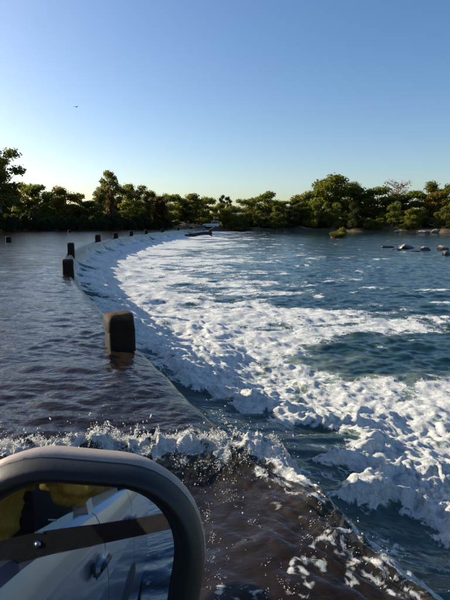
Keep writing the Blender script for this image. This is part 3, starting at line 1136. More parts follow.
for i, px in enumerate(np.arange(224, 520, 6.2)):
    az_ = math.degrees(math.atan((px - 225) / FPX / cp0))
    d = (float(shore(np.array([az_]))[0]) + random.choice([1.2, 2.5, 4.0, 6.5, 9.0]) + random.uniform(-.6, .8)) * math.cos(R(az_))
    x = px_at(px + random.uniform(-3, 3), d)
    top = float(np.interp(px, [205, 240, 270, 330, 380, 450], [216, 215, 211, 207, 207, 208])) + random.choice([-9, -5, -1, 3, 7, 11]) + random.uniform(-2, 2)
    leaf = random.choice(['green', 'olive', 'lime', 'green', 'dark'])
    h_ = max(1.5, px_height(top, d) - ground_at(x, d))
    w_ = random.uniform(10, 24) / FPX * d
    plant('broad' if h_ > .8 * w_ else 'bush', i, leaf, x, d, h_, w_,
          '%s bush under the trees of the far bank' % {'green': 'mid-green', 'olive': 'olive', 'lime': 'yellow-green', 'dark': 'dark green'}[leaf], 'bushes along the far bank', 'bush', 'bush')
for i, (px, w, py) in enumerate(((160, 14, 219), (168, 12, 221), (176, 12, 221))):
    d = 121 + i * 5
    x = px_at(px, d)
    plant('bush', i, 'lime', x, d, 1.4, w / FPX * d, 'low sunlit yellow-green grass mound by the weir end', 'grass mounds by the weir end', 'grass_mound', 'grass')

# grassy islet with a sapling, in the tail water
def grass_mesh(seed, n, rad, h):
    r_ = np.random.default_rng(seed)
    a = r_.random(n) * 6.283
    k = r_.random(n) ** .5 * rad
    x0, y0 = np.cos(a) * k, np.sin(a) * k
    ln = h * r_.uniform(.55, 1.1, n) * (1 - .3 * (k / rad) ** 2)
    bend = r_.uniform(.15, .8, n)
    dirx, diry = np.cos(a + r_.normal(0, .8, n)), np.sin(a + r_.normal(0, .8, n))
    wv = 0.022
    V, F = [], []
    px_, py_ = -diry * wv, dirx * wv
    for lev, (f, wf) in enumerate(((0, 1), (.55, .8), (1.0, .1))):
        bx = x0 + dirx * bend * ln * f * f
        by = y0 + diry * bend * ln * f * f
        bz = ln * f * (1 - .25 * bend * f)
        V.append(np.stack([bx - px_ * wf, by - py_ * wf, bz], 1))
        V.append(np.stack([bx + px_ * wf, by + py_ * wf, bz], 1))
    V = np.stack(V, 1).reshape(-1, 3)
    b0 = np.arange(n)[:, None] * 6
    F = np.concatenate([b0 + np.array([[0, 1, 3, 2]]), b0 + np.array([[2, 3, 5, 4]])])
    return mesh_from_np('grass_blades', V, F, False)


ROCK_M, nt, out = new_mat('river_rock')
tc = N(nt, 'TexCoord')
geo = N(nt, 'NewGeometry')
n1 = N(nt, 'TexNoise', Scale=1.6, Detail=8.0, Roughness=0.7)
nt.links.new(geo.outputs['Position'], n1.inputs['Vector'])
sep = N(nt, 'SeparateXYZ')
nt.links.new(geo.outputs['Position'], sep.inputs[0])
dry = smooth_node(nt, math_node(nt, 'ADD', sep.outputs['Z'], math_node(nt, 'MULTIPLY', n1.outputs['Fac'], 0.5)), -0.80, -0.52)
c1 = mix_col(nt, smooth_node(nt, n1.outputs['Fac'], .3, .7), (0.16, 0.13, 0.11), (0.42, 0.36, 0.31))
c2 = mix_col(nt, dry, (0.022, 0.022, 0.022), c1)
p = N(nt, 'BsdfPrincipled')
nt.links.new(c2, p.inputs['Base Color'])
nt.links.new(smooth_node(nt, dry, 0, 1, .3, .9), p.inputs['Roughness'])
b = N(nt, 'Bump', Strength=.7, Distance=.08)
nt.links.new(n1.outputs['Fac'], b.inputs['Height'])
nt.links.new(b.outputs[0], p.inputs['Normal'])
nt.links.new(p.outputs[0], out.inputs[0])


def rock(x, y, z, w, d, h, seed, label, group=None, name='boulder', cat='boulder', rz=0.0, mat=None):
    bm = bmesh.new()
    bmesh.ops.create_icosphere(bm, subdivisions=4, radius=1.0)
    r_ = np.random.default_rng(seed)
    co = np.array([v.co[:] for v in bm.verts])
    for _ in range(9):                                  # planes that cut facets
        n_ = r_.normal(size=3)
        n_ /= np.linalg.norm(n_)
        lim = r_.uniform(.42, .8)
        dd = co @ n_
        co = co - np.maximum(dd - lim, 0)[:, None] * n_ * .85
    nz = fbm(co[:, 0] + seed, co[:, 1] + co[:, 2] * .7, .9, 4, .55, None, seed)
    co = co * (1 + .16 * nz[:, None])
    co[:, 2] = np.where(co[:, 2] > 0, co[:, 2], co[:, 2] * .6)
    for v, c in zip(bm.verts, co):
        v.co = (c[0] * w / 2, c[1] * d / 2, c[2] * h)
    o = bm_obj(name, bm, mat or ROCK_M, None, True)
    o.location = (x, y, z)
    o.rotation_euler = (0, 0, rz)
    return tag(o, label, cat, group)


for px, py, w, h, d2, label in (
        (388, 247.5, 1.5, .32, 1.2, 'low pale boulder at the tip of the boulder group in the river'),
        (408, 248.5, 2.5, .62, 1.6, 'broad pale-topped boulder in the middle of the boulder group'),
        (423, 250.5, 1.7, .48, 1.4, 'dark wet boulder leaning against the broad pale one'),
        (416, 252, 1.1, .22, .9, 'low black wet rock in front of the boulder group'),
        (398, 250, 1.3, .20, .9, 'flat black wet rock at the foot of the broad pale boulder'),
        (444, 250, 2.0, .66, 1.7, 'pale tilted boulder apart from the boulder group'),
        (450, 255, 1.5, .42, 1.2, 'dark wet boulder in front of the pale tilted one')):
    x, y = px_ground(px, py, -DROP)
    rock(x, y + .3, -DROP - 0.05, w, d2, h, int(px + py), label, 'boulders in the tail water', rz=random.uniform(-.3, .3))
for i, (px, py, w) in enumerate(((405, 231, 3.5), (413, 231, 4.5), (423, 232, 3.5), (435, 231.5, 3.0), (396, 231.5, 2.5))):
    x, y = px_ground(px, py + 1.0, -DROP)
    rock(x, y, -DROP, w, 2.0, random.uniform(.5, .9), 40 + i, 'low brown rock at the foot of the far bank', 'rocks along the far bank')

ix, iy = px_ground(337, 237.5, -DROP)
isl = empty('grass_islet', (ix, iy, -DROP))
tag(isl, 'small round islet of golden grass alone in the open river', 'islet')
bm = bmesh.new()
bmesh.ops.create_icosphere(bm, subdivisions=3, radius=1.0)
for v in bm.verts:
    v.co = Vector((v.co.x * 1.15, v.co.y * .95, v.co.z * .55 + .05 * math.sin(7 * v.co.x + 5 * v.co.y)))
bm_obj('earth_mound', bm, simple_mat('islet_earth', (.07, .05, .03), .95, nscale=4, var=.4), isl, True)
gm = link('grass_blades', grass_mesh(5, 2600, 1.05, 1.25), LM['straw'], isl)
gm['kind'] = 'stuff'
plant('bush', 2, 'lime', ix + 1.0, iy + .6, 2.2, 1.7, 'leafy yellow-green sapling growing on the grass islet', None, 'sapling', 'shrub', -DROP + .2)

# driftwood lodged at the far end of the weir
DW = simple_mat('driftwood', (.022, .017, .013), .8, nscale=5, var=.5)
V, F = [], []
tube(V, F, limb(Vector((-3.2, 0, .1)), Vector((2.4, 0, .9)), 7, .12, random.Random(4)), [.28, .34, .36, .34, .32, .30, .34, .42], 9)
tube(V, F, limb(Vector((1.9, 0, .8)), Vector((3.3, .2, 2.1)), 4, .1, random.Random(5)), [.34, .26, .2, .14, .06], 7)
tube(V, F, limb(Vector((1.6, 0, .8)), Vector((2.6, .5, .1)), 3, .1, random.Random(6)), [.3, .22, .16, .08], 7)
tube(V, F, limb(Vector((-1.2, 0, .4)), Vector((-2.2, .3, 1.0)), 3, .08, random.Random(8)), [.14, .1, .07, .03], 6)
lx, ly = px_ground(199, 237, -DROP)
o = link('driftwood_log', mesh_from_np('driftwood_log', V, F), DW)
o.location = (lx, ly, -DROP)
o.rotation_euler = (0, 0, R(12))
tag(o, 'dark driftwood log with a raised stub lodged at the weir end', 'log')

# bird far off in the sky
bx, bd = px_at(82, 60), 60
bz = px_height(107, 60)
bird = empty('bird', (bx, bd, bz), R(70))
BIRD = simple_mat('bird_feather', (.03, .03, .035), .8, nscale=20, var=.3)
V, F = [], []
tube(V, F, [Vector((-.17, 0, 0)), Vector((-.10, 0, .01)), Vector((0, 0, .015)), Vector((.09, 0, .01)), Vector((.14, 0, .02)), Vector((.19, 0, .01))], [.01, .035, .045, .035, .025, .004], 8)
link('body', mesh_from_np('body', V, F), BIRD, bird)
for sgn in (-1, 1):
    wv = [(.08, 0, .02), (-.06, 0, .02), (.10, sgn * .17, .09), (-.04, sgn * .17, .09), (.04, sgn * .36, .05), (-.05, sgn * .33, .05), (-.06, sgn * .42, .02)]
    wf_ = [(0, 1, 3, 2), (2, 3, 5, 4), (4, 5, 6, 6)]
    bm = bmesh.new()
    vs = [bm.verts.new(v) for v in wv]
    bm.faces.new([vs[i] for i in (0, 1, 3, 2)])
    bm.faces.new([vs[i] for i in (2, 3, 5, 4)])
    bm.faces.new([vs[i] for i in (4, 5, 6)])
    bmesh.ops.solidify(bm, geom=bm.faces[:], thickness=.006)
    bm_obj('wing', bm, BIRD, bird)
tag(bird, 'tiny dark bird gliding in the open sky', 'bird')

# ------------------------------------------------------------------ cars
PAINT = simple_mat('silver_paint', (0.26, 0.28, 0.31), 0.28, metal=0.35, nscale=14, var=0.06, coat=0.6)
WHITE = simple_mat('white_paint', (0.78, 0.78, 0.76), 0.35, nscale=9, var=0.04, coat=0.4)
BLACK = simple_mat('black_plastic', (0.012, 0.012, 0.013), 0.42, nscale=120, var=0.3, bump=0.08)
RUBBER = simple_mat('rubber', (0.018, 0.018, 0.018), 0.85, nscale=30, var=0.3)
STEEL = simple_mat('steel', (0.55, 0.55, 0.56), 0.3, metal=1.0, nscale=20, var=0.1)
GLASS, nt, out = new_mat('tinted_glass')
tr_ = N(nt, 'BsdfTransparent')
tr_.inputs['Color'].default_value = (.55, .60, .60, 1)
gs_ = N(nt, 'BsdfGlossy', Roughness=.02)
fr_ = N(nt, 'Fresnel', IOR=1.5)
mx_ = N(nt, 'MixShader')
nt.links.new(fr_.outputs[0], mx_.inputs[0])
nt.links.new(tr_.outputs[0], mx_.inputs[1])
nt.links.new(gs_.outputs[0], mx_.inputs[2])
nt.links.new(mx_.outputs[0], out.inputs[0])
SEAT = simple_mat('seat_cloth', (0.045, 0.045, 0.05), 0.95, nscale=60, var=0.3, bump=0.2)
LENS = simple_mat('lamp_lens', (0.75, 0.76, 0.78), 0.1, nscale=30, var=0.1, coat=0.5)


def slab(pts, x0, x1, bev=0.02):
    """side-view outline (y, z) extruded from x0 to x1, edges rounded"""
    bm = bmesh.new()
    a = [bm.verts.new((x0, y, z)) for y, z in pts]
    b_ = [bm.verts.new((x1, y, z)) for y, z in pts]
    n = len(pts)
    bm.faces.new(a)
    bm.faces.new(b_[::-1])
    for i in range(n):
        bm.faces.new([a[i], b_[i], b_[(i + 1) % n], a[(i + 1) % n]])
    bmesh.ops.recalc_face_normals(bm, faces=bm.faces)
    if bev:
        bmesh.ops.bevel(bm, geom=[e for e in bm.edges if e.calc_face_angle(0) > .5], offset=bev, segments=3, affect='EDGES', profile=.6)
    return bm


def shift_x(bm, fn):
    for v in bm.verts:
        v.co.x = fn(v.co)
    return bm


def rbox(c, s, bev=.01):
    bm = bmesh.new()
    bmesh.ops.create_cube(bm, size=1)
    for v in bm.verts:
        v.co = Vector((c[0] + v.co.x * s[0], c[1] + v.co.y * s[1], c[2] + v.co.z * s[2]))
    if bev:
        bmesh.ops.bevel(bm, geom=bm.edges[:], offset=bev, segments=2, affect='EDGES')
    return bm


def wheel(parent, x, y, z, r, w):
    bm = bmesh.new()
    K = 40
    prof = [(-.5, .60), (-.5, .86), (-.42, .97), (-.2, 1.0), (.2, 1.0), (.42, .97), (.5, .86), (.5, .60)]
    rings = []
    for (u, k) in prof:
        rings.append([bm.verts.new((u * w, math.cos(2 * math.pi * j / K) * r * k, math.sin(2 * math.pi * j / K) * r * k)) for j in range(K)])
    for i in range(len(rings)):
        for j in range(K):
            bm.faces.new([rings[i][j], rings[i][(j + 1) % K], rings[(i + 1) % len(rings)][(j + 1) % K], rings[(i + 1) % len(rings)][j]])
    o = bm_obj('wheel', bm, RUBBER, parent, True)
    o.location = (x, y, z)
    bm = bmesh.new()
    bmesh.ops.create_cone(bm, cap_ends=True, segments=32, radius1=r * .6, radius2=r * .52, depth=w * .8, matrix=Matrix.Rotation(math.pi / 2, 4, 'Y'))
    rm = bm_obj('rim', bm, STEEL, o)
    return o


def build_wagon(root, paint, open_window=True, detail=True):
    """four-wheel-drive wagon; origin on the water-level centre line, +Y forward, side plane at x = +-0.92"""
    ZB, ZS, ZR = 1.00, 0.12, 1.78           # belt, sill, roof above the water line
    B0, B1, B2, B3 = 0.62, -0.52, -1.42, -2.55   # A base, B, C, D along the car
    slope = .10                             # tumblehome of the glasshouse
    bm_obj('floor_pan', rbox((0, -.95, .20), (1.72, 3.1, .12)), RUBBER, root)
    hood = slab([(.66, .30), (.66, 1.02), (1.3, 1.0), (2.25, .93), (2.42, .84), (2.45, .30)], -.86, .86, .05)
    shift_x(hood, lambda c: c.x * (1 - .10 * max(0, (c.y - .7) / 1.3)))
    bm_obj('hood', hood, paint, root, True)
    bm_obj('grille', slab([(2.43, .40), (2.43, .76), (2.48, .74), (2.48, .40)], -.52, .52, .01), BLACK, root)
    for sx in (-1, 1):
        bm_obj('headlight', rbox((sx * .61, 2.435, .68), (.20, .06, .15), .02), LENS, root)
        bm_obj('tail_light', rbox((sx * .84, B3 - .015, .72), (.10, .05, .30), .015), simple_mat('tail_lens', (.35, .02, .015), .2, nscale=30, var=.2), root)
    bm_obj('bumper', rbox((0, 2.50, .32), (1.74, .18, .17), .04), BLACK, root, True)
    if detail:
        V, F = [], []
        for zz in (.52, .72, .93):
            tube(V, F, [Vector((-.80, 2.50, zz - .06)), Vector((-.70, 2.66, zz)), Vector((0, 2.70, zz)), Vector((.70, 2.66, zz)), Vector((.80, 2.50, zz - .06))], [.03] * 5, 8)
        for xx in (-.42, .42):
            tube(V, F, [Vector((xx, 2.62, .28)), Vector((xx, 2.70, .95))], [.04, .04], 8)
        link('added_shadow_bar', mesh_from_np('added_shadow_bar', V, F), BLACK, root)  # unseen bull bar, added so the car's shadow reaches further forward
    bm_obj('bumper', rbox((0, B3 - .08, .32), (1.78, .18, .17), .04), BLACK, root, True)
    bm_obj('tailgate', rbox((0, B3 - .02, .66), (1.60, .06, .72), .02), paint, root)
    for sx in (-1, 1):
        xo, xi = sx * .92, sx * .84
        # doors with rounded shoulder, wings and quarter
        for (ya, yb, nm) in ((B0 + .02, B1 + .006, 'door'), (B1 - .006, B2 + .006, 'door'), (B2 - .006, B3, 'rear_quarter')):
            bm = bmesh.new()
            prof = [(ZS, .875), (ZS + .12, .915), (.55, .925), (.72, .925), (.90, .905), (ZB - .02, .875), (ZB, .85), (ZB, .79), (.9, .80), (ZS, .80)]
            r0 = [bm.verts.new((sx * x, ya, z)) for z, x in prof]
            r1 = [bm.verts.new((sx * x, yb, z)) for z, x in prof]
            for i in range(len(prof)):
                j = (i + 1) % len(prof)
                bm.faces.new([r0[i], r0[j], r1[j], r1[i]])
            bm.faces.new(r0)
            bm.faces.new(r1[::-1])
            dr = bm_obj(nm, bm, paint, root)
            if nm == 'door':
                hy = yb + .17
                hb = rbox((sx * .945, hy, .83), (.018, .17, .028), .008)
                hd = bm_obj('handle', hb, BLACK if sx > 0 else paint, dr, True)
                bm_obj('handle_mount', rbox((sx * .932, hy, .83), (.022, .21, .055), .009), paint, dr, True)
                bm_obj('side_moulding', rbox((sx * .930, (ya + yb) / 2, .50), (.014, abs(ya - yb) - .03, .06), .005), BLACK, dr)
        wing = slab([(B0 + .03, ZS), (B0 + .03, ZB - .01), (1.3, .97), (2.2, .90), (2.38, .72), (2.38, .45), (2.2, .40), (2.05, .52), (1.75, .58), (1.45, .50), (1.3, .12)], sx * .80, sx * .915, .025)
        shift_x(wing, lambda c: c.x * (1 - .10 * max(0, (c.y - .7) / 1.3)))
        bm_obj('wing', wing, paint, root, True)

        def gx(z):
            return sx * (.84 - slope * (z - ZB) / (ZR - ZB))
        # pillars
        for (ya, yb, yt, wd) in ((B0, B0 - .02, .12, .06), (B1, B1, B1, .09), (B2, B2, B2 - .02, .08), (B3 + .04, B3 + .04, B3 + .16, .10)):
            V, F = [], []
            for z, y in ((ZB - .03, ya), (ZR - .03, yt)):
                for dx, dy in ((-.03, -wd / 2), (.02, -wd / 2), (.02, wd / 2), (-.03, wd / 2)):
                    V.append((gx(z) + sx * dx, y + dy, z))
            F = [(0, 1, 2, 3), (7, 6, 5, 4), (0, 4, 5, 1), (1, 5, 6, 2), (2, 6, 7, 3), (3, 7, 4, 0)]
            bm = bmesh.new()
            vs = [bm.verts.new(v) for v in V]
            for f in F:
                bm.faces.new([vs[i] for i in f])
            bm_obj('pillar', bm, paint if wd > .085 else BLACK, root)
        # panes
        for k, (ya, yb, yta, ytb) in enumerate(((B0 - .05, B1 + .05, .08, B1 + .05), (B1 - .05, B2 + .04, B1 - .05, B2 + .03), (B2 - .05, B3 + .10, B2 - .06, B3 + .22))):
            if open_window and sx > 0 and k == 0:
                continue
            bm = bmesh.new()
            vs = []
            for dx in (0, -.006):
                for z, y in ((ZB - .01, ya), (ZB - .01, yb), (ZR - .05, ytb), (ZR - .05, yta)):
                    vs.append(bm.verts.new((gx(z) + sx * dx, y, z)))
            bm.faces.new(vs[:4])
            bm.faces.new(vs[4:][::-1])
            for i in range(4):
                j = (i + 1) % 4
                bm.faces.new([vs[i], vs[j], vs[4 + j], vs[4 + i]])
            bm_obj('side_window', bm, GLASS, root)
        wheel(root, sx * .78, 1.75, .10, .40, .26)
        wheel(root, sx * .78, -1.62, .10, .40, .26)
    roof = slab([(.16, ZR - .05), (.10, ZR), (-1.0, ZR + .03), (B3 + .2, ZR), (B3 + .12, ZR - .05)], -.76, .76, .02)
    bm_obj('roof', roof, paint, root, True)
    for nm, p in (('windscreen', [(.60, ZB + .01), (.14, ZR - .04)]), ('rear_window', [(B3 + .02, ZB + .01), (B3 + .14, ZR - .04)])):
        bm = bmesh.new()
        vs = [bm.verts.new(v) for v in ((-.80, p[0][0], p[0][1]), (.80, p[0][0], p[0][1]), (.72, p[1][0], p[1][1]), (-.72, p[1][0], p[1][1]))]
        bm.faces.new(vs)
        bmesh.ops.solidify(bm, geom=bm.faces[:], thickness=.006)
        bm_obj(nm, bm, GLASS, root)
    if detail:
        for sx in (-1, 1):
            st = bm_obj('seat', rbox((sx * .40, -.22, .58), (.50, .52, .16), .05), SEAT, root, True)
            bm_obj('seat_back', rbox((sx * .40, -.50, .98), (.48, .14, .66), .05), SEAT, st, True)


CAR_RZ = 24.0
car = empty('car', (-math.cos(R(CAR_RZ)) * 1.03, -math.sin(R(CAR_RZ)) * 1.03, 0), R(CAR_RZ))
build_wagon(car, PAINT)
tag(car, 'silver car fording the causeway, its black-rimmed wing mirror in view', 'car')
CARM = Matrix.Translation(car.location) @ Matrix.Rotation(R(CAR_RZ), 4, 'Z')
CARI = CARM.inverted()

# wing mirror: its glass looks back along the car's side
heading = Vector((-math.sin(R(CAR_RZ)), math.cos(R(CAR_RZ)), 0))
rightv = Vector((math.cos(R(CAR_RZ)), math.sin(R(CAR_RZ)), 0))
cp, sp = math.cos(R(PITCH)), math.sin(R(PITCH))


def cam_ray(px, py):
    a, b = (px - 225) / FPX, (py - 300) / FPX
    return Vector((a, cp - sp * b, -sp - cp * b))


MC = Vector((0, 0, CAM_H)) + cam_ray(70, 588) * 0.60
d_in = (MC - Vector((0, 0, CAM_H))).normalized()
r_out = (-heading - rightv * 0.27 + Vector((0, 0, -0.30))).normalized()
nrm = (r_out - d_in).normalized()
mu = Vector((0, 0, 1)).cross(nrm).normalized()        # to the viewer's right
mv = nrm.cross(mu).normalized()
ROLL = R(-12)
mu, mv = mu * math.cos(ROLL) + mv * math.sin(ROLL), mv * math.cos(ROLL) - mu * math.sin(ROLL)
MM = Matrix(((mu.x, mv.x, nrm.x, MC.x), (mu.y, mv.y, nrm.y, MC.y), (mu.z, mv.z, nrm.z, MC.z), (0, 0, 0, 1)))


def rrect(hw, hh, rad, n=10):
    out = []
    for cx, cy, a0 in ((hw - rad, hh - rad, 0), (-hw + rad, hh - rad, 90), (-hw + rad, -hh + rad, 180), (hw - rad, -hh + rad, 270)):
        for i in range(n + 1):
            a = R(a0 + 90 * i / n)
            out.append((cx + math.cos(a) * rad, cy + math.sin(a) * rad))
    return out


def loft(name, rings, mat, parent, cap0=False, cap1=False, dish=None):
    bm = bmesh.new()
    rv = []
    for hw, hh, rad, z in rings:
        rv.append([bm.verts.new((x, y, z)) for x, y in rrect(hw, hh, rad)])
    for a, b_ in zip(rv[:-1], rv[1:]):
        n = len(a)
        for i in range(n):
            bm.faces.new([a[i], a[(i + 1) % n], b_[(i + 1) % n], b_[i]])
    if cap0:
        bm.faces.new(rv[0])
    if cap1:
        bm.faces.new(rv[-1])
    return bm_obj(name, bm, mat, parent, True)


GW, GH, GR = 0.130, 0.128, 0.092
HOUS = simple_mat('mirror_bezel', (0.007, 0.0065, 0.0065), 0.5, nscale=160, var=0.25, bump=0.05)
hs = loft('wing_mirror', [(GW + .001, GH + .001, GR, -.012), (GW + .004, GH + .004, GR + .003, .008), (GW + .010, GH + .008, GR + .008, .016), (GW + .022, GH + .013, GR + .018, .018),
                          (GW + .036, GH + .020, GR + .030, .010), (GW + .043, GH + .026, GR + .036, -.006), (GW + .044, GH + .028, GR + .037, -.016)], HOUS, car)
SHELLP = simple_mat('mirror_shell_paint', (0.34, 0.28, 0.24), 0.42, metal=0.2, nscale=200, var=0.12)
shl = loft('mirror_shell', [(GW + .040, GH + .025, GR + .034, -.014), (GW + .046, GH + .031, GR + .038, -.018), (GW + .046, GH + .034, GR + .038, -.035),
                            (GW + .036, GH + .030, GR + .034, -.068), (GW + .012, GH + .012, GR + .026, -.096), (GW - .03, GH - .03, GR - .01, -.112), (.03, .02, .015, -.116)], SHELLP, hs, cap1=True)
hs.matrix_basis = CARI @ MM
# the silvered glass, slightly convex
bm = bmesh.new()
K = rrect(GW, GH, GR, 12)
cv = bm.verts.new((0, 0, .0022))
prev = None
for f in (.2, .4, .6, .8, 1.0):
    ring = [bm.verts.new((x * f, y * f, .0022 * (1 - f * f))) for x, y in K]
    n = len(ring)
    for i in range(n):
        j = (i + 1) % n
        if prev is None:
            bm.faces.new([cv, ring[i], ring[j]])
        else:
            bm.faces.new([prev[i], ring[i], ring[j], prev[j]])
    prev = ring
m, nt, out = new_mat('mirror_silver')
g = N(nt, 'BsdfPrincipled', Roughness=0.015, Metallic=1.0)
g.inputs['Base Color'].default_value = (0.46, 0.50, 0.60, 1)
tc = N(nt, 'TexCoord')
nn = N(nt, 'TexNoise', Scale=60.0, Detail=4.0)
nt.links.new(tc.outputs['Object'], nn.inputs['Vector'])
nt.links.new(smooth_node(nt, nn.outputs['Fac'], .4, .8, .012, .05), g.inputs['Roughness'])
nt.links.new(g.outputs[0], out.inputs[0])
gl = bm_obj('mirror_glass', bm, m, hs, True)
gl.location = (0, 0, -.006)
loft('mirror_gasket', [(GW - .001, GH - .001, GR, -.0045), (GW + .002, GH + .002, GR + .002, .002), (GW + .005, GH + .005, GR + .003, .006)], RUBBER, hs)
# bracket from the door to the shell
mloc = CARI @ MC
bk = slab([(mloc.y - .02, mloc.z - .10), (mloc.y + .09, mloc.z - .10), (mloc.y + .10, mloc.z - .02), (mloc.y, mloc.z - .02)], .83, mloc.x - .05, .012)
bm_obj('mirror_bracket', bk, BLACK, car)
# dark webbing strap with a steel stud, hanging beside the camera and seen in the mirror
def mirrored(px, py, dist):
    """point the mirror shows at photo pixel (px, py), dist metres in front of the glass"""
    o_ = Vector((0, 0, CAM_H))
    d_ = cam_ray(px, py).normalized()
    g_ = o_ + d_ * ((MC - o_).dot(nrm) / d_.dot(nrm))
    r_ = d_ - 2 * d_.dot(nrm) * nrm
    return g_ + r_ * dist


STRAPM = simple_mat('strap_webbing', (.011, .008, .007), .8, nscale=60, var=.4, bump=.2)
pa, pb = [mirrored(*q_, .40) for q_ in ((-40, 566), (-10, 556), (20, 546), (50, 538), (80, 532), (110, 527), (140, 523), (185, 517))], None
wid = (mirrored(60, 522, .40) - mirrored(60, 550, .40)) * .5
bm = bmesh.new()
rows = []
for i, p_ in enumerate(pa):
    k_ = 1.15 - .45 * i / 7
    th = nrm * .003
    rows.append([bm.verts.new(p_ + a_) for a_ in (wid * k_ + th, wid * k_ - th, -wid * k_ - th, -wid * k_ + th)])
for r0_, r1_ in zip(rows[:-1], rows[1:]):
    for i in range(4):
        bm.faces.new([r0_[i], r0_[(i + 1) % 4], r1_[(i + 1) % 4], r1_[i]])
bm.faces.new(rows[0])
bm.faces.new(rows[-1][::-1])
strap = bm_obj('camera_strap', bm, STRAPM)
tag(strap, 'dark webbing strap with a steel stud, reflected across the wing mirror', 'strap')
sp_ = mirrored(34, 541, .395)
bm = bmesh.new()
bmesh.ops.create_uvsphere(bm, u_segments=12, v_segments=8, radius=.009, matrix=Matrix.Translation(sp_))
bm_obj('stud', bm, STEEL, strap, True)
for px_, py_ in ((52, 513), (36, 528)):
    a_, b_ = mirrored(px_ - 5, py_, .393), mirrored(px_ + 5, py_, .393)
    V, F = [], []
    tube(V, F, [a_, b_], [.0022, .0022], 6)
    link('buckle_pin', mesh_from_np('buckle_pin', V, F), STEEL, strap)

# parked car at the far landing
fx, fd = px_at(211, 143), 143
fz = ground_at(fx, fd)
far = empty('car', (fx, fd, fz + .32), R(75))
build_wagon(far, WHITE, False, False)
tag(far, 'white car waiting among trees at the far end of the causeway', 'car')

# ------------------------------------------------------------------ the photographer, leaning out of the open window
SKINM = simple_mat('skin', (.36, .20, .135), .55, nscale=40, var=.12)
SHIRT = simple_mat('mustard_shirt', (.46, .29, .045), .85, nscale=18, var=.22, bump=.35)
TROUS = simple_mat('dark_trousers', (.03, .032, .04), .9, nscale=40, var=.2)
HAIR = simple_mat('hair', (.03, .02, .014), .7, nscale=60, var=.4)


def skin_mesh(name, verts, edges, rads, mat, parent, root=0, sub=2):
    me = bpy.data.meshes.new(name)
    me.from_pydata(verts, edges, [])
    o = link(name, me, None, parent)
    md = o.modifiers.new('skin', 'SKIN')
    md.use_smooth_shade = True
    for i, v in enumerate(me.skin_vertices[0].data):
        r = rads[i]
        v.radius = (r, r) if not isinstance(r, tuple) else r
        v.use_root = (i == root)
    ss_ = o.modifiers.new('sub', 'SUBSURF')
    ss_.levels = ss_.render_levels = sub
    me.materials.append(mat)
    return o


per = empty('person', car.location, R(CAR_RZ))
# joints in the car's frame (x right, y forward, z up)
J = [(.42, -.24, .72), (.46, -.27, .92), (.52, -.28, 1.14), (.56, -.27, 1.28), (.60, -.25, 1.38), (.63, -.22, 1.46), (.645, -.20, 1.56), (.64, -.20, 1.66),   # pelvis..head top
     (.76, -.33, 1.25), (.88, -.30, 1.10), (.96, -.14, 1.27), (.985, -.10, 1.35),     # outer arm
     (.42, -.15, 1.25), (.58, -.02, 1.08), (.82, -.10, 1.27), (.90, -.09, 1.35),       # inner arm
     (.53, -.22, .70), (.53, .18, .72), (.52, .30, .36), (.52, .40, .30),
     (.30, -.22, .70), (.30, .18, .72), (.30, .30, .36), (.30, .40, .30)]
E = [(0, 1), (1, 2), (2, 3), (3, 4), (4, 5), (5, 6), (6, 7), (3, 8), (8, 9), (9, 10), (10, 11), (3, 12), (12, 13), (13, 14), (14, 15),
     (0, 16), (16, 17), (17, 18), (18, 19), (0, 20), (20, 21), (21, 22), (22, 23)]
RD = [.15, .145, .15, .13, .055, .06, .085, .06, .075, .052, .040, .030, .075, .052, .040, .030, .09, .075, .05, .04, .09, .075, .05, .04]
body = skin_mesh('body', J, E, RD, SKINM, per)
SJ = J[0:4] + [J[8], J[9], (.945, -.17, 1.24), J[12], J[13], (.76, -.08, 1.22)]
sh = skin_mesh('shirt', SJ, [(0, 1), (1, 2), (2, 3), (3, 4), (4, 5), (5, 6), (3, 7), (7, 8), (8, 9)], [.185, .18, .18, .15, .105, .085, .060, .105, .085, .060], SHIRT, per, 0, 4)
dt = bpy.data.textures.new('cloth_folds', 'CLOUDS')
dt.noise_scale = .055
md = sh.modifiers.new('folds', 'DISPLACE')
md.texture = dt
md.strength = .06
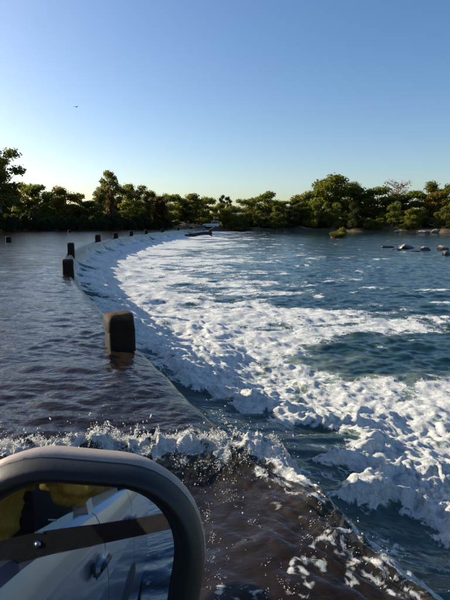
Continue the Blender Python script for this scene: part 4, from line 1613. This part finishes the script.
skin_mesh('trousers', [J[0]] + J[16:19] + J[20:23], [(0, 1), (1, 2), (2, 3), (0, 4), (4, 5), (5, 6)], [.165, .105, .09, .07, .105, .09, .07], TROUS, per)
bm = bmesh.new()
bmesh.ops.create_uvsphere(bm, u_segments=24, v_segments=16, radius=.112, matrix=Matrix.Translation((.635, -.225, 1.60)) @ Matrix.Diagonal((.92, 1.05, 1.05, 1)))
bmesh.ops.delete(bm, geom=[v for v in bm.verts if v.co.y > -.19 and v.co.z < 1.63], context='VERTS')
bm_obj('hair', bm, HAIR, per, True)
ph_m = Matrix.Translation((0, 0, CAM_H)) @ Matrix.Rotation(R(90 - PITCH), 4, 'X')
phone = bm_obj('phone', rbox((-.018, -.060, .006), (.072, .150, .008), .003), BLACK)
phone.matrix_basis = ph_m
tag(phone, 'dark phone held upright by the person leaning out of the silver car', 'phone')
PHC = CARI @ Vector((-.018, -.02, CAM_H - .075))


def hand(wrist, toward):
    # palm and five tapered, bent fingers closing on the phone edge
    V, F = [], []
    w_ = Vector(wrist)
    up_ = (toward - w_).normalized()
    side = up_.cross(Vector((.41, .91, 0))).normalized()
    back = side.cross(up_).normalized()
    p1 = w_ + up_ * .085
    tube(V, F, [w_ - up_ * .02, w_ + up_ * .02, w_ + up_ * .055, p1], [.026, .031, .037, .030], 12)
    for k_, ln_ in zip((-.027, -.009, .009, .027), (.066, .078, .074, .058)):
        b_ = p1 - up_ * .012 + side * k_
        m1 = b_ + up_ * ln_ * .45 - back * .004
        m2 = m1 + up_ * ln_ * .25 + back * .018
        tube(V, F, [b_, m1, m2, m2 + back * .016], [.0095, .009, .008, .005], 8)
    t0 = w_ + up_ * .03 + side * .032
    tube(V, F, [t0, t0 + up_ * .028 + side * .020, t0 + up_ * .055 + side * .014 + back * .010], [.013, .0105, .006], 8)
    return link('hand', mesh_from_np('hand', V, F), SKINM, per)


hand(J[11], PHC + Vector((.0, -.02, 0)))
hand(J[15], PHC + Vector((-.03, -.01, 0)))
tag(per, 'person in a mustard shirt leaning out of the silver car window, hands raised', 'person')
